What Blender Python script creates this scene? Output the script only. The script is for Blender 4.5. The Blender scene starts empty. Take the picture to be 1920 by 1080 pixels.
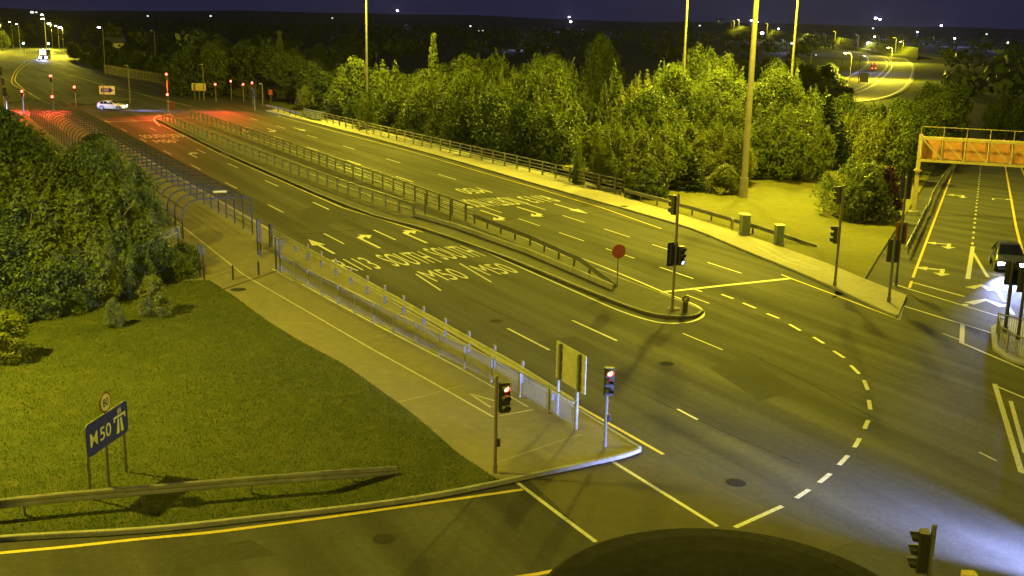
import bpy, bmesh, math, random
import numpy as np
from mathutils import Vector, Matrix
from mathutils.geometry import tessellate_polygon

random.seed(7)
C = bpy.context.scene.collection
sc = bpy.context.scene

# ------------------------------------------------------------------ camera
F = 2080.0                     # focal length in photo pixels (photo 1920 wide)
CAMH = 14.2
ROLL = math.atan(0.021)
TILT = math.radians(13.3247)
cd = bpy.data.cameras.new('camera')
cam = bpy.data.objects.new('camera', cd)
C.objects.link(cam)
cd.sensor_width = 36.0
cd.lens = F / 1920.0 * 36.0
cd.clip_start = 0.1
cd.clip_end = 40000
R = Matrix.Rotation(math.radians(90) - TILT, 3, 'X') @ Matrix.Rotation(ROLL, 3, 'Z')
cam.matrix_world = Matrix.Translation((0, 0, CAMH)) @ R.to_4x4()
sc.camera = cam

# ------------------------------------------------------------------ sky
w = bpy.data.worlds.new('World')
sc.world = w
w.use_nodes = True
nt = w.node_tree
for n_ in list(nt.nodes):
    nt.nodes.remove(n_)
wo = nt.nodes.new('ShaderNodeOutputWorld')
bg = nt.nodes.new('ShaderNodeBackground')
sky = nt.nodes.new('ShaderNodeTexSky')
sky.sky_type = 'NISHITA'
sky.sun_disc = False
sky.sun_elevation = math.radians(-4.0)
sky.sun_rotation = math.radians(200)
tint = nt.nodes.new('ShaderNodeMix')
tint.data_type = 'RGBA'
tint.blend_type = 'MIX'
tint.inputs[0].default_value = 0.92
tint.inputs[7].default_value = (0.0105, 0.0105, 0.040, 1)     # night glow of the town
nt.links.new(sky.outputs[0], tint.inputs[6])
nt.links.new(tint.outputs[2], bg.inputs[0])
bg.inputs[1].default_value = 1.0
nt.links.new(bg.outputs[0], wo.inputs[0])

vs = sc.view_settings
vs.view_transform = 'Standard'
vs.look = 'None'
vs.exposure = 0.14
vs.gamma = 1.0
vs.use_curve_mapping = False
sc.cycles.max_bounces = 4
sc.cycles.diffuse_bounces = 2
sc.cycles.glossy_bounces = 2
sc.cycles.transmission_bounces = 3
sc.cycles.caustics_reflective = False
sc.cycles.caustics_refractive = False
sc.cycles.sample_clamp_indirect = 3.0

SODIUM = (1.0, 0.86, 0.045)
LED = (0.36, 0.44, 1.0)
def lamp(kind, loc, power, color, radius=0.25, aim=None, angle=160, blend=0.4):
    L = bpy.data.lights.new('light', kind)
    L.energy = power
    L.color = color
    L.shadow_soft_size = radius
    o = bpy.data.objects.new('lamp_light', L)
    C.objects.link(o)
    o.location = loc
    if kind == 'SPOT':
        L.spot_size = math.radians(angle)
        L.spot_blend = blend
        d = Vector(aim) - Vector(loc)
        o.rotation_euler = d.to_track_quat('-Z', 'Y').to_euler()
    return o

# ------------------------------------------------------------------ geometry of the place
cr, sr, ca, sa = math.cos(ROLL), math.sin(ROLL), math.cos(TILT), math.sin(TILT)
def ray(x, y):
    dx, dy = x - 960, 540 - y
    X = dx * cr - dy * sr
    V = dx * sr + dy * cr
    return (X, F * ca + V * sa, -F * sa + V * ca)
def flat(x, y, z=0.0):
    d = ray(x, y)
    t = (z - CAMH) / d[2]
    return (d[0] * t, d[1] * t)
_d = ray(-195, 23)
_l = math.hypot(_d[0], _d[1])
B = (_d[0] / _l, _d[1] / _l)          # along the bridge, away from the viewer
N = (B[1], -B[0])                     # across it, to the right
def W(u, v, z=0.0):
    return (u * B[0] + v * N[0], u * B[1] + v * N[1], z)
def UV(x, y):
    return (x * B[0] + y * B[1], x * N[0] + y * N[1])
AZB = math.atan2(B[0], B[1])
# slip road frame
SO = flat(1700, 540)
_d = ray(1854, 144)
_l = math.hypot(_d[0], _d[1])
SD = (_d[0] / _l, _d[1] / _l)
SN = (SD[1], -SD[0])
def sst(a, b, x):
    t = min(1.0, max(0.0, (x - a) / (b - a)))
    return t * t * (3 - 2 * t)
def hslip(s):
    if s <= 0:
        return 0.0
    return max(-7.0, -0.0385 * (s - 3 * (1 - math.exp(-s / 3))))
def HT(x, y):
    """terrain height"""
    u, v = UV(x, y)
    a0 = 74 + 24 * sst(52, 58, v)
    cut = -6.0 * sst(a0, a0 + 22, u) * (1 - sst(150, 172, u) * (1 - sst(90, 140, v)))
    rx, ry = x - SO[0], y - SO[1]
    s = rx * SD[0] + ry * SD[1]
    l = rx * SN[0] + ry * SN[1]
    far = sst(600, 1500, math.hypot(x, y))
    cut *= 1 - far
    if s > -20:
        wgt = sst(-16, -3, l) * (1 - sst(30, 60, l))
        return wgt * hslip(s) * (1 - far) + (1 - wgt) * cut
    return cut
def HH(x, y):
    """walkable surface: the bridge deck is level"""
    u, v = UV(x, y)
    if u < 200 and 12 < v < 57 and not (u < 70 and v > 46):
        return 0.0
    return HT(x, y)
def at(x, y, dz=0.0, fn=HH):
    z = 0.0
    for _ in range(25):
        p = flat(x, y, z + dz)
        zn = fn(p[0], p[1])
        z = 0.5 * z + 0.5 * zn
    p = flat(x, y, z + dz)
    return (p[0], p[1], z + dz)
def pxy(x, y, z):
    p = flat(x, y, z)
    return (p[0], p[1], z)
def ztop(p, y, x=None):
    """height above datum of the image row y over ground point p (x about constant)"""
    # solve along vertical line
    lo, hi = -10.0, 60.0
    for _ in range(50):
        m = (lo + hi) / 2
        if proj(p[0], p[1], m)[1] > y:
            lo = m
        else:
            hi = m
    return lo
def proj(X, Y, Z):
    Z = Z - CAMH
    fw = Y * ca - Z * sa
    V = Y * sa + Z * ca
    px, py = X / fw * F, V / fw * F
    return 960 + px * cr + py * sr, 540 - (-px * sr + py * cr)

# ------------------------------------------------------------------ materials
MATS = {}
def _mat(name):
    m = bpy.data.materials.new(name)
    m.use_nodes = True
    t = m.node_tree
    for q in list(t.nodes):
        t.nodes.remove(q)
    o = t.nodes.new('ShaderNodeOutputMaterial')
    MATS[name] = m
    return m, t, o
def nd(t, typ, **kw):
    n_ = t.nodes.new(typ)
    for k, v in kw.items():
        if k.startswith('i_'):
            n_.inputs[k[2:].replace('_', ' ')].default_value = v
        else:
            setattr(n_, k, v)
    return n_
def plain(name, col, rough=0.5, metal=0.0, var=0.25, scale=6.0, bump=0.0, spec=0.5):
    m, t, o = _mat(name)
    b = nd(t, 'ShaderNodeBsdfPrincipled')
    b.inputs['Roughness'].default_value = rough
    b.inputs['Metallic'].default_value = metal
    b.inputs['Specular IOR Level'].default_value = spec
    tc = nd(t, 'ShaderNodeTexCoord')
    nz = nd(t, 'ShaderNodeTexNoise', i_Scale=scale, i_Detail=5.0, i_Roughness=0.65)
    t.links.new(tc.outputs['Object'], nz.inputs['Vector'])
    r = nd(t, 'ShaderNodeValToRGB')
    r.color_ramp.elements[0].position = 0.3
    r.color_ramp.elements[1].position = 0.7
    r.color_ramp.elements[0].color = [c * (1 - var) for c in col] + [1]
    r.color_ramp.elements[1].color = [min(1, c * (1 + var)) for c in col] + [1]
    t.links.new(nz.outputs[0], r.inputs[0])
    t.links.new(r.outputs[0], b.inputs['Base Color'])
    if bump:
        bp = nd(t, 'ShaderNodeBump', i_Strength=bump, i_Distance=0.02)
        t.links.new(nz.outputs[0], bp.inputs['Height'])
        t.links.new(bp.outputs[0], b.inputs['Normal'])
    t.links.new(b.outputs[0], o.inputs[0])
    return m
def emit(name, col, s):
    m, t, o = _mat(name)
    e = nd(t, 'ShaderNodeEmission')
    e.inputs[0].default_value = (*col, 1)
    e.inputs[1].default_value = s
    t.links.new(e.outputs[0], o.inputs[0])
    m.cycles.emission_sampling = 'NONE'
    return m
def ground_mat(name, c1, c2, c3, scales=(0.35, 3.0, 40.0), rough=0.9, bump=0.4, dist=0.03, streak=None, spec=0.3):
    """broad patches + medium mottling + fine grain; streak = wear drawn out along the bridge lanes"""
    m, t, o = _mat(name)
    b = nd(t, 'ShaderNodeBsdfPrincipled')
    b.inputs['Specular IOR Level'].default_value = spec
    geo = nd(t, 'ShaderNodeNewGeometry')
    n1 = nd(t, 'ShaderNodeTexNoise', i_Scale=scales[0], i_Detail=4.0, i_Roughness=0.6)
    n2 = nd(t, 'ShaderNodeTexNoise', i_Scale=scales[1], i_Detail=6.0, i_Roughness=0.7)
    n3 = nd(t, 'ShaderNodeTexNoise', i_Scale=scales[2], i_Detail=3.0, i_Roughness=0.7)
    for q in (n1, n2, n3):
        t.links.new(geo.outputs['Position'], q.inputs['Vector'])
    def mixc(fac, a, b_):
        q = nd(t, 'ShaderNodeMix', data_type='RGBA')
        t.links.new(fac, q.inputs[0])
        for k, v in ((6, a), (7, b_)):
            if isinstance(v, tuple):
                q.inputs[k].default_value = (*v, 1)
            else:
                t.links.new(v, q.inputs[k])
        return q.outputs[2]
    def ramp(src, lo, hi):
        q = nd(t, 'ShaderNodeMapRange')
        q.inputs[1].default_value = lo
        q.inputs[2].default_value = hi
        t.links.new(src, q.inputs[0])
        return q.outputs[0]
    col = mixc(ramp(n1.outputs[0], 0.35, 0.65), c1, c2)
    col = mixc(ramp(n2.outputs[0], 0.45, 0.75), col, c3)
    g = nd(t, 'ShaderNodeMix', data_type='RGBA', blend_type='MULTIPLY')
    g.inputs[0].default_value = 1.0
    gr = nd(t, 'ShaderNodeValToRGB')
    gr.color_ramp.elements[0].position = 0.3
    gr.color_ramp.elements[1].position = 0.7
    gr.color_ramp.elements[0].color = (0.62, 0.62, 0.62, 1)
    gr.color_ramp.elements[1].color = (1.3, 1.3, 1.3, 1)
    t.links.new(n3.outputs[0], gr.inputs[0])
    t.links.new(col, g.inputs[6])
    t.links.new(gr.outputs[0], g.inputs[7])
    col = g.outputs[2]
    if streak:
        m0 = nd(t, 'ShaderNodeMapping', vector_type='POINT')
        m0.inputs['Rotation'].default_value = (0, 0, -math.atan2(B[1], B[0]))
        t.links.new(geo.outputs['Position'], m0.inputs[0])
        mp = nd(t, 'ShaderNodeMapping', vector_type='POINT')
        mp.inputs['Scale'].default_value = (0.03, 0.6, 1)
        t.links.new(m0.outputs[0], mp.inputs[0])
        ns = nd(t, 'ShaderNodeTexNoise', i_Scale=1.0, i_Detail=3.0, i_Roughness=0.55)
        t.links.new(mp.outputs[0], ns.inputs['Vector'])
        q = nd(t, 'ShaderNodeMix', data_type='RGBA', blend_type='MULTIPLY')
        q.inputs[0].default_value = 1.0
        rr = nd(t, 'ShaderNodeValToRGB')
        rr.color_ramp.elements[0].position = 0.35
        rr.color_ramp.elements[1].position = 0.65
        rr.color_ramp.elements[0].color = (0.80, 0.80, 0.80, 1)
        rr.color_ramp.elements[1].color = (1.20, 1.20, 1.20, 1)
        t.links.new(ns.outputs[0], rr.inputs[0])
        t.links.new(col, q.inputs[6])
        t.links.new(rr.outputs[0], q.inputs[7])
        col = q.outputs[2]
        ro = ramp(ns.outputs[0], 0.3, 0.7)
        mr = nd(t, 'ShaderNodeMapRange')
        mr.inputs[3].default_value = rough + 0.1
        mr.inputs[4].default_value = rough - 0.1
        t.links.new(ro, mr.inputs[0])
        t.links.new(mr.outputs[0], b.inputs['Roughness'])
    else:
        b.inputs['Roughness'].default_value = rough
    t.links.new(col, b.inputs['Base Color'])
    ad = nd(t, 'ShaderNodeMath', operation='ADD')
    t.links.new(n2.outputs[0], ad.inputs[0])
    t.links.new(n3.outputs[0], ad.inputs[1])
    bp = nd(t, 'ShaderNodeBump', i_Strength=bump, i_Distance=dist)
    t.links.new(ad.outputs[0], bp.inputs['Height'])
    t.links.new(bp.outputs[0], b.inputs['Normal'])
    t.links.new(b.outputs[0], o.inputs[0])
    return m
def paint_mat(name, col, wear=0.5):
    m, t, o = _mat(name)
    b = nd(t, 'ShaderNodeBsdfPrincipled')
    b.inputs['Roughness'].default_value = 0.6
    geo = nd(t, 'ShaderNodeNewGeometry')
    nz = nd(t, 'ShaderNodeTexNoise', i_Scale=9.0, i_Detail=6.0, i_Roughness=0.75)
    t.links.new(geo.outputs['Position'], nz.inputs['Vector'])
    r = nd(t, 'ShaderNodeValToRGB')
    r.color_ramp.elements[0].position = 0.34
    r.color_ramp.elements[1].position = 0.52
    r.color_ramp.elements[0].color = [c * (1 - wear) + 0.07 * wear for c in col] + [1]
    r.color_ramp.elements[1].color = [*col, 1]
    t.links.new(nz.outputs[0], r.inputs[0])
    t.links.new(r.outputs[0], b.inputs['Base Color'])
    t.links.new(b.outputs[0], o.inputs[0])
    return m
def leaf_mat(name, ca_, cb_, trans=0.42):
    if name != 'leaf_purple':
        ca_, cb_ = (ca_[0] * 0.88, ca_[1], ca_[2]), (cb_[0] * 0.88, cb_[1], cb_[2])
    m, t, o = _mat(name)
    oi = nd(t, 'ShaderNodeObjectInfo')
    geo = nd(t, 'ShaderNodeNewGeometry')
    a = nd(t, 'ShaderNodeMath', operation='MULTIPLY_ADD')
    t.links.new(oi.outputs['Random'], a.inputs[0])
    a.inputs[1].default_value = 0.55
    m2 = nd(t, 'ShaderNodeMath', operation='MULTIPLY')
    t.links.new(geo.outputs['Random Per Island'], m2.inputs[0])
    m2.inputs[1].default_value = 0.45
    t.links.new(m2.outputs[0], a.inputs[2])
    mx = nd(t, 'ShaderNodeMix', data_type='RGBA')
    mx.inputs[6].default_value = (*ca_, 1)
    mx.inputs[7].default_value = (*cb_, 1)
    t.links.new(a.outputs[0], mx.inputs[0])
    b = nd(t, 'ShaderNodeBsdfPrincipled')
    b.inputs['Roughness'].default_value = 0.55
    b.inputs['Specular IOR Level'].default_value = 0.25
    tr = nd(t, 'ShaderNodeBsdfTranslucent')
    t.links.new(mx.outputs[2], b.inputs['Base Color'])
    t.links.new(mx.outputs[2], tr.inputs[0])
    ms = nd(t, 'ShaderNodeMixShader')
    ms.inputs[0].default_value = trans
    t.links.new(b.outputs[0], ms.inputs[1])
    t.links.new(tr.outputs[0], ms.inputs[2])
    t.links.new(ms.outputs[0], o.inputs[0])
    return m
def glass_mat(name):
    m, t, o = _mat(name)
    b = nd(t, 'ShaderNodeBsdfPrincipled')
    b.inputs['Base Color'].default_value = (0.012, 0.014, 0.018, 1)
    b.inputs['Roughness'].default_value = 0.08
    b.inputs['Specular IOR Level'].default_value = 0.8
    t.links.new(b.outputs[0], o.inputs[0])
    return m

M_ASPH = ground_mat('asphalt', (0.054, 0.053, 0.052), (0.044, 0.043, 0.043), (0.064, 0.062, 0.060), (0.12, 4.0, 24.0), 0.80, 0.35, 0.012, streak=True, spec=0.08)
M_PATH = ground_mat('path_asphalt', (0.150, 0.132, 0.105), (0.125, 0.112, 0.090), (0.175, 0.155, 0.125), (0.25, 2.2, 40.0), 0.85, 0.4, 0.012)
M_PAVE = ground_mat('pale_paving', (0.30, 0.27, 0.22), (0.25, 0.225, 0.185), (0.34, 0.31, 0.25), (0.25, 2.2, 40.0), 0.85, 0.4, 0.012)
M_CONC = ground_mat('concrete', (0.27, 0.26, 0.24), (0.20, 0.195, 0.18), (0.32, 0.31, 0.29), (0.5, 3.0, 30.0), 0.9, 0.3, 0.01)
M_MED = ground_mat('median_fill', (0.075, 0.073, 0.058), (0.060, 0.060, 0.048), (0.10, 0.095, 0.075), (0.3, 2.0, 25.0), 0.9, 0.6, 0.03)
M_GRASS = ground_mat('grass_turf', (0.062, 0.073, 0.020), (0.040, 0.054, 0.016), (0.086, 0.086, 0.030), (0.13, 1.4, 18.0), 0.95, 0.45, 0.04, spec=0.1)
M_BANK = ground_mat('lit_grass_bank', (0.135, 0.128, 0.034), (0.105, 0.108, 0.030), (0.165, 0.145, 0.046), (0.13, 1.4, 14.0), 0.95, 0.4, 0.04, spec=0.1)  # lighter copy of the turf, lamplight on the bank put into its colour
M_FIELD = ground_mat('far_ground', (0.050, 0.060, 0.030), (0.040, 0.052, 0.026), (0.075, 0.075, 0.040), (0.01, 0.2, 2.0), 0.95, 0.5, 0.1, spec=0.1)
M_HILL = ground_mat('hill_cover', (0.05, 0.055, 0.04), (0.035, 0.04, 0.03), (0.06, 0.06, 0.045), (0.002, 0.01, 0.1), 0.95, 0.3, 1.0, spec=0.0)
M_WHITE = paint_mat('white_paint', (0.42, 0.41, 0.37), 0.75)
M_YELL = paint_mat('yellow_paint', (0.50, 0.38, 0.06), 0.5)
M_GALV = plain('galvanised_steel', (0.21, 0.21, 0.20), 0.5, 0.4, 0.25, 5.0)
M_DARKST = plain('weathered_steel', (0.11, 0.11, 0.10), 0.55, 0.3, 0.3, 6.0)
M_BLACKST = plain('black_painted_steel', (0.022, 0.022, 0.024), 0.45, 0.0, 0.3, 8.0)
M_POLE = plain('grey_pole_paint', (0.10, 0.098, 0.095), 0.6, 0.0, 0.2, 3.0)
M_BROWNP = plain('brown_grey_pole', (0.16, 0.13, 0.11), 0.5, 0.2, 0.25, 3.0)
M_BLACK = plain('matt_black_plastic', (0.014, 0.014, 0.015), 0.55, 0.0, 0.2, 10.0)
M_ORANGE = plain('orange_panel', (0.44, 0.20, 0.10), 0.6, 0.0, 0.25, 2.0)
M_GANTRY = plain('gantry_cream_paint', (0.42, 0.34, 0.19), 0.5, 0.1, 0.2, 2.0)
M_BLUE = plain('motorway_blue', (0.008, 0.016, 0.55), 0.4, 0.0, 0.15, 3.0)
M_SIGNW = plain('sign_white', (0.62, 0.62, 0.60), 0.4, 0.0, 0.08, 4.0)
M_SIGNBK = plain('sign_grey_back', (0.27, 0.26, 0.20), 0.55, 0.0, 0.2, 2.5)
M_RED = plain('sign_red', (0.26, 0.055, 0.05), 0.45, 0.0, 0.15, 4.0)
M_REDBR = plain('maroon_paint', (0.16, 0.035, 0.03), 0.55, 0.0, 0.2, 4.0)
M_GREENC = plain('cabinet_green_grey', (0.16, 0.19, 0.17), 0.5, 0.1, 0.2, 3.0)
M_BARK = plain('bark', (0.085, 0.068, 0.050), 0.9, 0.0, 0.4, 9.0, 0.8)
M_TYRE = plain('tyre_rubber', (0.016, 0.016, 0.017), 0.8, 0.0, 0.2, 8.0)
M_RIM = plain('alloy_rim', (0.42, 0.42, 0.43), 0.3, 0.8, 0.1, 5.0)
M_SILVER = plain('blue_grey_car_paint', (0.07, 0.08, 0.15), 0.25, 0.4, 0.05, 2.0)
M_CREAM = plain('white_car_paint', (0.66, 0.64, 0.58), 0.25, 0.0, 0.05, 2.0)
M_DARKCAR = plain('dark_car_paint', (0.03, 0.035, 0.05), 0.22, 0.3, 0.05, 2.0)
M_LORRY = plain('lorry_box_panel', (0.40, 0.38, 0.34), 0.5, 0.0, 0.15, 0.8)
M_GLASS = glass_mat('dark_glass')
M_REFL = plain('white_reflector', (0.75, 0.78, 0.80), 0.3, 0.0, 0.05, 5.0)
M_IRON = plain('cast_iron', (0.034, 0.033, 0.031), 0.95, 0.0, 0.4, 30.0, spec=0.02)
M_TIMBER = plain('weathered_timber', (0.15, 0.12, 0.085), 0.85, 0.0, 0.35, 5.0)
M_WALL = plain('house_render', (0.30, 0.28, 0.25), 0.9, 0.0, 0.15, 0.5)
M_ROOF = plain('slate_roof', (0.05, 0.05, 0.055), 0.7, 0.0, 0.3, 1.5)
M_CAP = ground_mat('mast_cap_grime', (0.024, 0.024, 0.022), (0.017, 0.018, 0.017), (0.031, 0.030, 0.025), (1.2, 8.0, 60.0), 0.9, 0.04, 0.002, spec=0.05)
E_RED = emit('red_signal_glow', (1.0, 0.06, 0.035), 26.0)
E_REDF = emit('red_signal_glow_far', (1.0, 0.022, 0.014), 70.0)
E_GRN = emit('green_white_signal_glow', (0.55, 0.62, 1.0), 16.0)
E_HEAD = emit('headlamp_glow', (0.72, 0.72, 1.0), 160.0)
E_HEADF = emit('far_headlamp_glow', (0.75, 0.72, 1.0), 260.0)
E_TAIL = emit('tail_lamp_glow', (1.0, 0.06, 0.02), 30.0)
E_LAMPW = emit('overexposed_street_lamp', (0.90, 0.84, 1.0), 140.0)
E_LAMPB = emit('blue_white_street_lamp', (0.55, 0.50, 1.0), 60.0)
E_SOD = emit('sodium_lamp_glow', (1.0, 0.75, 0.25), 60.0)
E_CYAN = emit('cyan_signal_glow', (0.25, 0.85, 1.0), 90.0)
E_TOWN = emit('town_light', (1.0, 0.93, 0.85), 22.0)
E_TOWND = emit('dim_town_light', (0.75, 0.85, 0.75), 1.6)
E_WIN = emit('lit_window', (1.0, 0.85, 0.6), 1.2)
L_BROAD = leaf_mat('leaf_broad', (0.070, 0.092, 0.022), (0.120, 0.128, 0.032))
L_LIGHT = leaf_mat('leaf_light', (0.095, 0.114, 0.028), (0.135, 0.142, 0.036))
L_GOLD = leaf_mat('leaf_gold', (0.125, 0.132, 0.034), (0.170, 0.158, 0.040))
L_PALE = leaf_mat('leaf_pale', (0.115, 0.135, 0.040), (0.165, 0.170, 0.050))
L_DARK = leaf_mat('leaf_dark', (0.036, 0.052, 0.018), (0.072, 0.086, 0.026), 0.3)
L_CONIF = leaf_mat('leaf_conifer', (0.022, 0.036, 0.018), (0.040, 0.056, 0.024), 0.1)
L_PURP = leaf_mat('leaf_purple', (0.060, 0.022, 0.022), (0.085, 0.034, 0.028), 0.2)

# ------------------------------------------------------------------ mesh helpers
class MB:
    def __init__(self):
        self.v, self.f, self.m = [], [], []
    def add(self, vs_, fs, mi=0):
        o = len(self.v)
        self.v += [tuple(p) for p in vs_]
        for f in fs:
            self.f.append(tuple(i + o for i in f))
            self.m.append(mi)
    def box(self, c, s, rz=0.0, mi=0, bev=0.0):
        hx, hy, hz = s[0] / 2, s[1] / 2, s[2] / 2
        b = min(bev, hx * .9, hy * .9)
        cs, sn = math.cos(rz), math.sin(rz)
        if b > 0:
            ring = [(-hx + b, -hy), (hx - b, -hy), (hx, -hy + b), (hx, hy - b), (hx - b, hy), (-hx + b, hy), (-hx, hy - b), (-hx, -hy + b)]
        else:
            ring = [(-hx, -hy), (hx, -hy), (hx, hy), (-hx, hy)]
        k = len(ring)
        vs_ = []
        for z in (-hz, hz):
            for x, y in ring:
                vs_.append((c[0] + x * cs - y * sn, c[1] + x * sn + y * cs, c[2] + z))
        fs = [tuple(range(k - 1, -1, -1)), tuple(range(k, 2 * k))]
        for i in range(k):
            j = (i + 1) % k
            fs.append((i, j, k + j, k + i))
        self.add(vs_, fs, mi)
        return self
    def tube(self, pts, r, n=8, mi=0, cap=True):
        pts = [Vector(p) for p in pts]
        rs = r if isinstance(r, (list, tuple)) else [r] * len(pts)
        vs_, fs = [], []
        prev = None
        for i, p in enumerate(pts):
            a = pts[max(0, i - 1)]
            b = pts[min(len(pts) - 1, i + 1)]
            d = (b - a).normalized()
            if prev is None:
                ref = Vector((0, 0, 1)) if abs(d.z) < 0.9 else Vector((1, 0, 0))
                x = d.cross(ref).normalized()
            else:
                x = (prev - d * prev.dot(d)).normalized()
            prev = x
            y = d.cross(x)
            for k in range(n):
                t = 2 * math.pi * k / n
                vs_.append(p + (x * math.cos(t) + y * math.sin(t)) * rs[i])
        for i in range(len(pts) - 1):
            for k in range(n):
                j = (k + 1) % n
                fs.append((i * n + k, i * n + j, (i + 1) * n + j, (i + 1) * n + k))
        if cap:
            fs.append(tuple(range(n - 1, -1, -1)))
            fs.append(tuple(range((len(pts) - 1) * n, len(pts) * n)))
        self.add(vs_, fs, mi)
        return self
    def bar(self, a, b, wd, ht, mi=0):
        """square bar between two points, width across, height up"""
        a, b = Vector(a), Vector(b)
        d = (b - a).normalized()
        up = Vector((0, 0, 1)) if abs(d.z) < 0.95 else Vector((0, 1, 0))
        x = d.cross(up).normalized()
        y = x.cross(d)
        vs_ = []
        for p in (a, b):
            for sx, sy in ((-1, -1), (1, -1), (1, 1), (-1, 1)):
                vs_.append(p + x * sx * wd / 2 + y * sy * ht / 2)
        self.add(vs_, [(3, 2, 1, 0), (4, 5, 6, 7), (0, 1, 5, 4), (1, 2, 6, 5), (2, 3, 7, 6), (3, 0, 4, 7)], mi)
        return self
    def prof(self, pts, prof, mi=0):
        """sweep an open/closed profile [(side, up)] along a polyline of 3-D points (z up)"""
        pts = [Vector(p) for p in pts]
        k = len(prof)
        vs_, fs = [], []
        for i, p in enumerate(pts):
            a = pts[max(0, i - 1)]
            b = pts[min(len(pts) - 1, i + 1)]
            d = (b - a)
            d.z = 0
            d.normalize()
            s = Vector((d.y, -d.x, 0))
            for (q, h) in prof:
                vs_.append(p + s * q + Vector((0, 0, h)))
        for i in range(len(pts) - 1):
            for j in range(k):
                j2 = (j + 1) % k
                fs.append((i * k + j, i * k + j2, (i + 1) * k + j2, (i + 1) * k + j))
        fs.append(tuple(range(k - 1, -1, -1)))
        fs.append(tuple(range((len(pts) - 1) * k, len(pts) * k)))
        self.add(vs_, fs, mi)
        return self
    def mesh(self, name, mats, smooth=False):
        me = bpy.data.meshes.new(name)
        me.from_pydata(self.v, [], self.f)
        mats = mats if isinstance(mats, (list, tuple)) else [mats]
        for q in mats:
            me.materials.append(q)
        if len(mats) > 1:
            me.polygons.foreach_set('material_index', self.m)
        if smooth:
            me.polygons.foreach_set('use_smooth', [True] * len(me.polygons))
        me.update()
        return me
    def build(self, name, mats, parent=None, smooth=False, loc=None, rz=0.0):
        return link(name, self.mesh(name, mats, smooth), parent, loc, rz)
def link(name, me, parent=None, loc=None, rz=0.0):
    o = bpy.data.objects.new(name, me)
    C.objects.link(o)
    if parent:
        o.parent = parent
    if loc is not None:
        o.location = loc
    o.rotation_euler = (0, 0, rz)
    return o
def thing(name, label, cat, loc=(0, 0, 0), rz=0.0, group=None):
    o = bpy.data.objects.new(name, None)
    C.objects.link(o)
    o.empty_display_size = 0.3
    o.location = loc
    o.rotation_euler = (0, 0, rz)
    return tag(o, label, cat, group)
def tag(o, label, cat, group=None):
    o['label'] = label
    o['category'] = cat
    if group:
        o['group'] = group
    return o
def structure(o):
    o['kind'] = 'structure'
    return o
def copy_tree(o, parent=None):
    c = o.copy()
    C.objects.link(c)
    c.parent = parent
    for ch in list(o.children):
        copy_tree(ch, c)
    return c
def poly_mesh(name, pts, mat, parent=None, z=None, depth=0.0, cuts=0, drape=None):
    """flat (or draped) polygon of world points; depth > 0 adds a skirt below"""
    P3 = [Vector((p[0], p[1], (p[2] if len(p) > 2 else 0.0) if z is None else z)) for p in pts]
    bm = bmesh.new()
    vs_ = [bm.verts.new(p) for p in P3]
    tris = tessellate_polygon([[Vector((p.x, p.y, 0)) for p in P3]])
    for t in tris:
        try:
            bm.faces.new([vs_[i] for i in t])
        except ValueError:
            pass
    if cuts:
        bmesh.ops.subdivide_edges(bm, edges=bm.edges[:], cuts=cuts, use_grid_fill=True)
    if drape:
        for q in bm.verts:
            q.co.z = drape(q.co.x, q.co.y)
    for f in bm.faces:
        if f.normal.z < 0 or f.calc_center_median().z > 1e9:
            f.normal_flip()
    bm.normal_update()
    for f in bm.faces:
        if f.normal.z < 0:
            f.normal_flip()
    if depth:
        be = [e for e in bm.edges if len(e.link_faces) == 1]
        r = bmesh.ops.extrude_edge_only(bm, edges=be)
        for q in r['geom']:
            if isinstance(q, bmesh.types.BMVert):
                q.co.z -= depth
    me = bpy.data.meshes.new(name)
    bm.to_mesh(me)
    bm.free()
    me.materials.append(mat)
    return link(name, me, parent)
def ribbon(pts, width, off=0.0):
    """left/right rails of a strip along a ground polyline"""
    P = [Vector((p[0], p[1], p[2] if len(p) > 2 else 0.0)) for p in pts]
    L, Rr = [], []
    for i, p in enumerate(P):
        a = P[max(0, i - 1)]
        b = P[min(len(P) - 1, i + 1)]
        d = b - a
        d.z = 0
        d.normalize()
        s = Vector((d.y, -d.x, 0))
        L.append(p + s * (off - width / 2))
        Rr.append(p + s * (off + width / 2))
    return L, Rr
def stripe(name, pts, width, mat, parent, dz):
    L, Rr = ribbon(pts, width)
    vs_ = [(p.x, p.y, p.z + dz) for p in L] + [(p.x, p.y, p.z + dz) for p in Rr]
    k = len(L)
    mb = MB()
    mb.add(vs_, [(i, k + i, k + i + 1, i + 1) for i in range(k - 1)])
    return mb.build(name, mat, parent)
def smoothpts(pts, n=6):
    """Catmull-Rom through the points"""
    P = [Vector(p if len(p) > 2 else (*p, 0)) for p in pts]
    out = []
    for i in range(len(P) - 1):
        p0, p1, p2, p3 = P[max(0, i - 1)], P[i], P[i + 1], P[min(len(P) - 1, i + 2)]
        for k in range(n):
            t = k / n
            out.append(0.5 * ((2 * p1) + (p2 - p0) * t + (2 * p0 - 5 * p1 + 4 * p2 - p3) * t * t + (3 * p1 - p0 - 3 * p2 + p3) * t ** 3))
    out.append(P[-1])
    return out
_txt = {}
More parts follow.
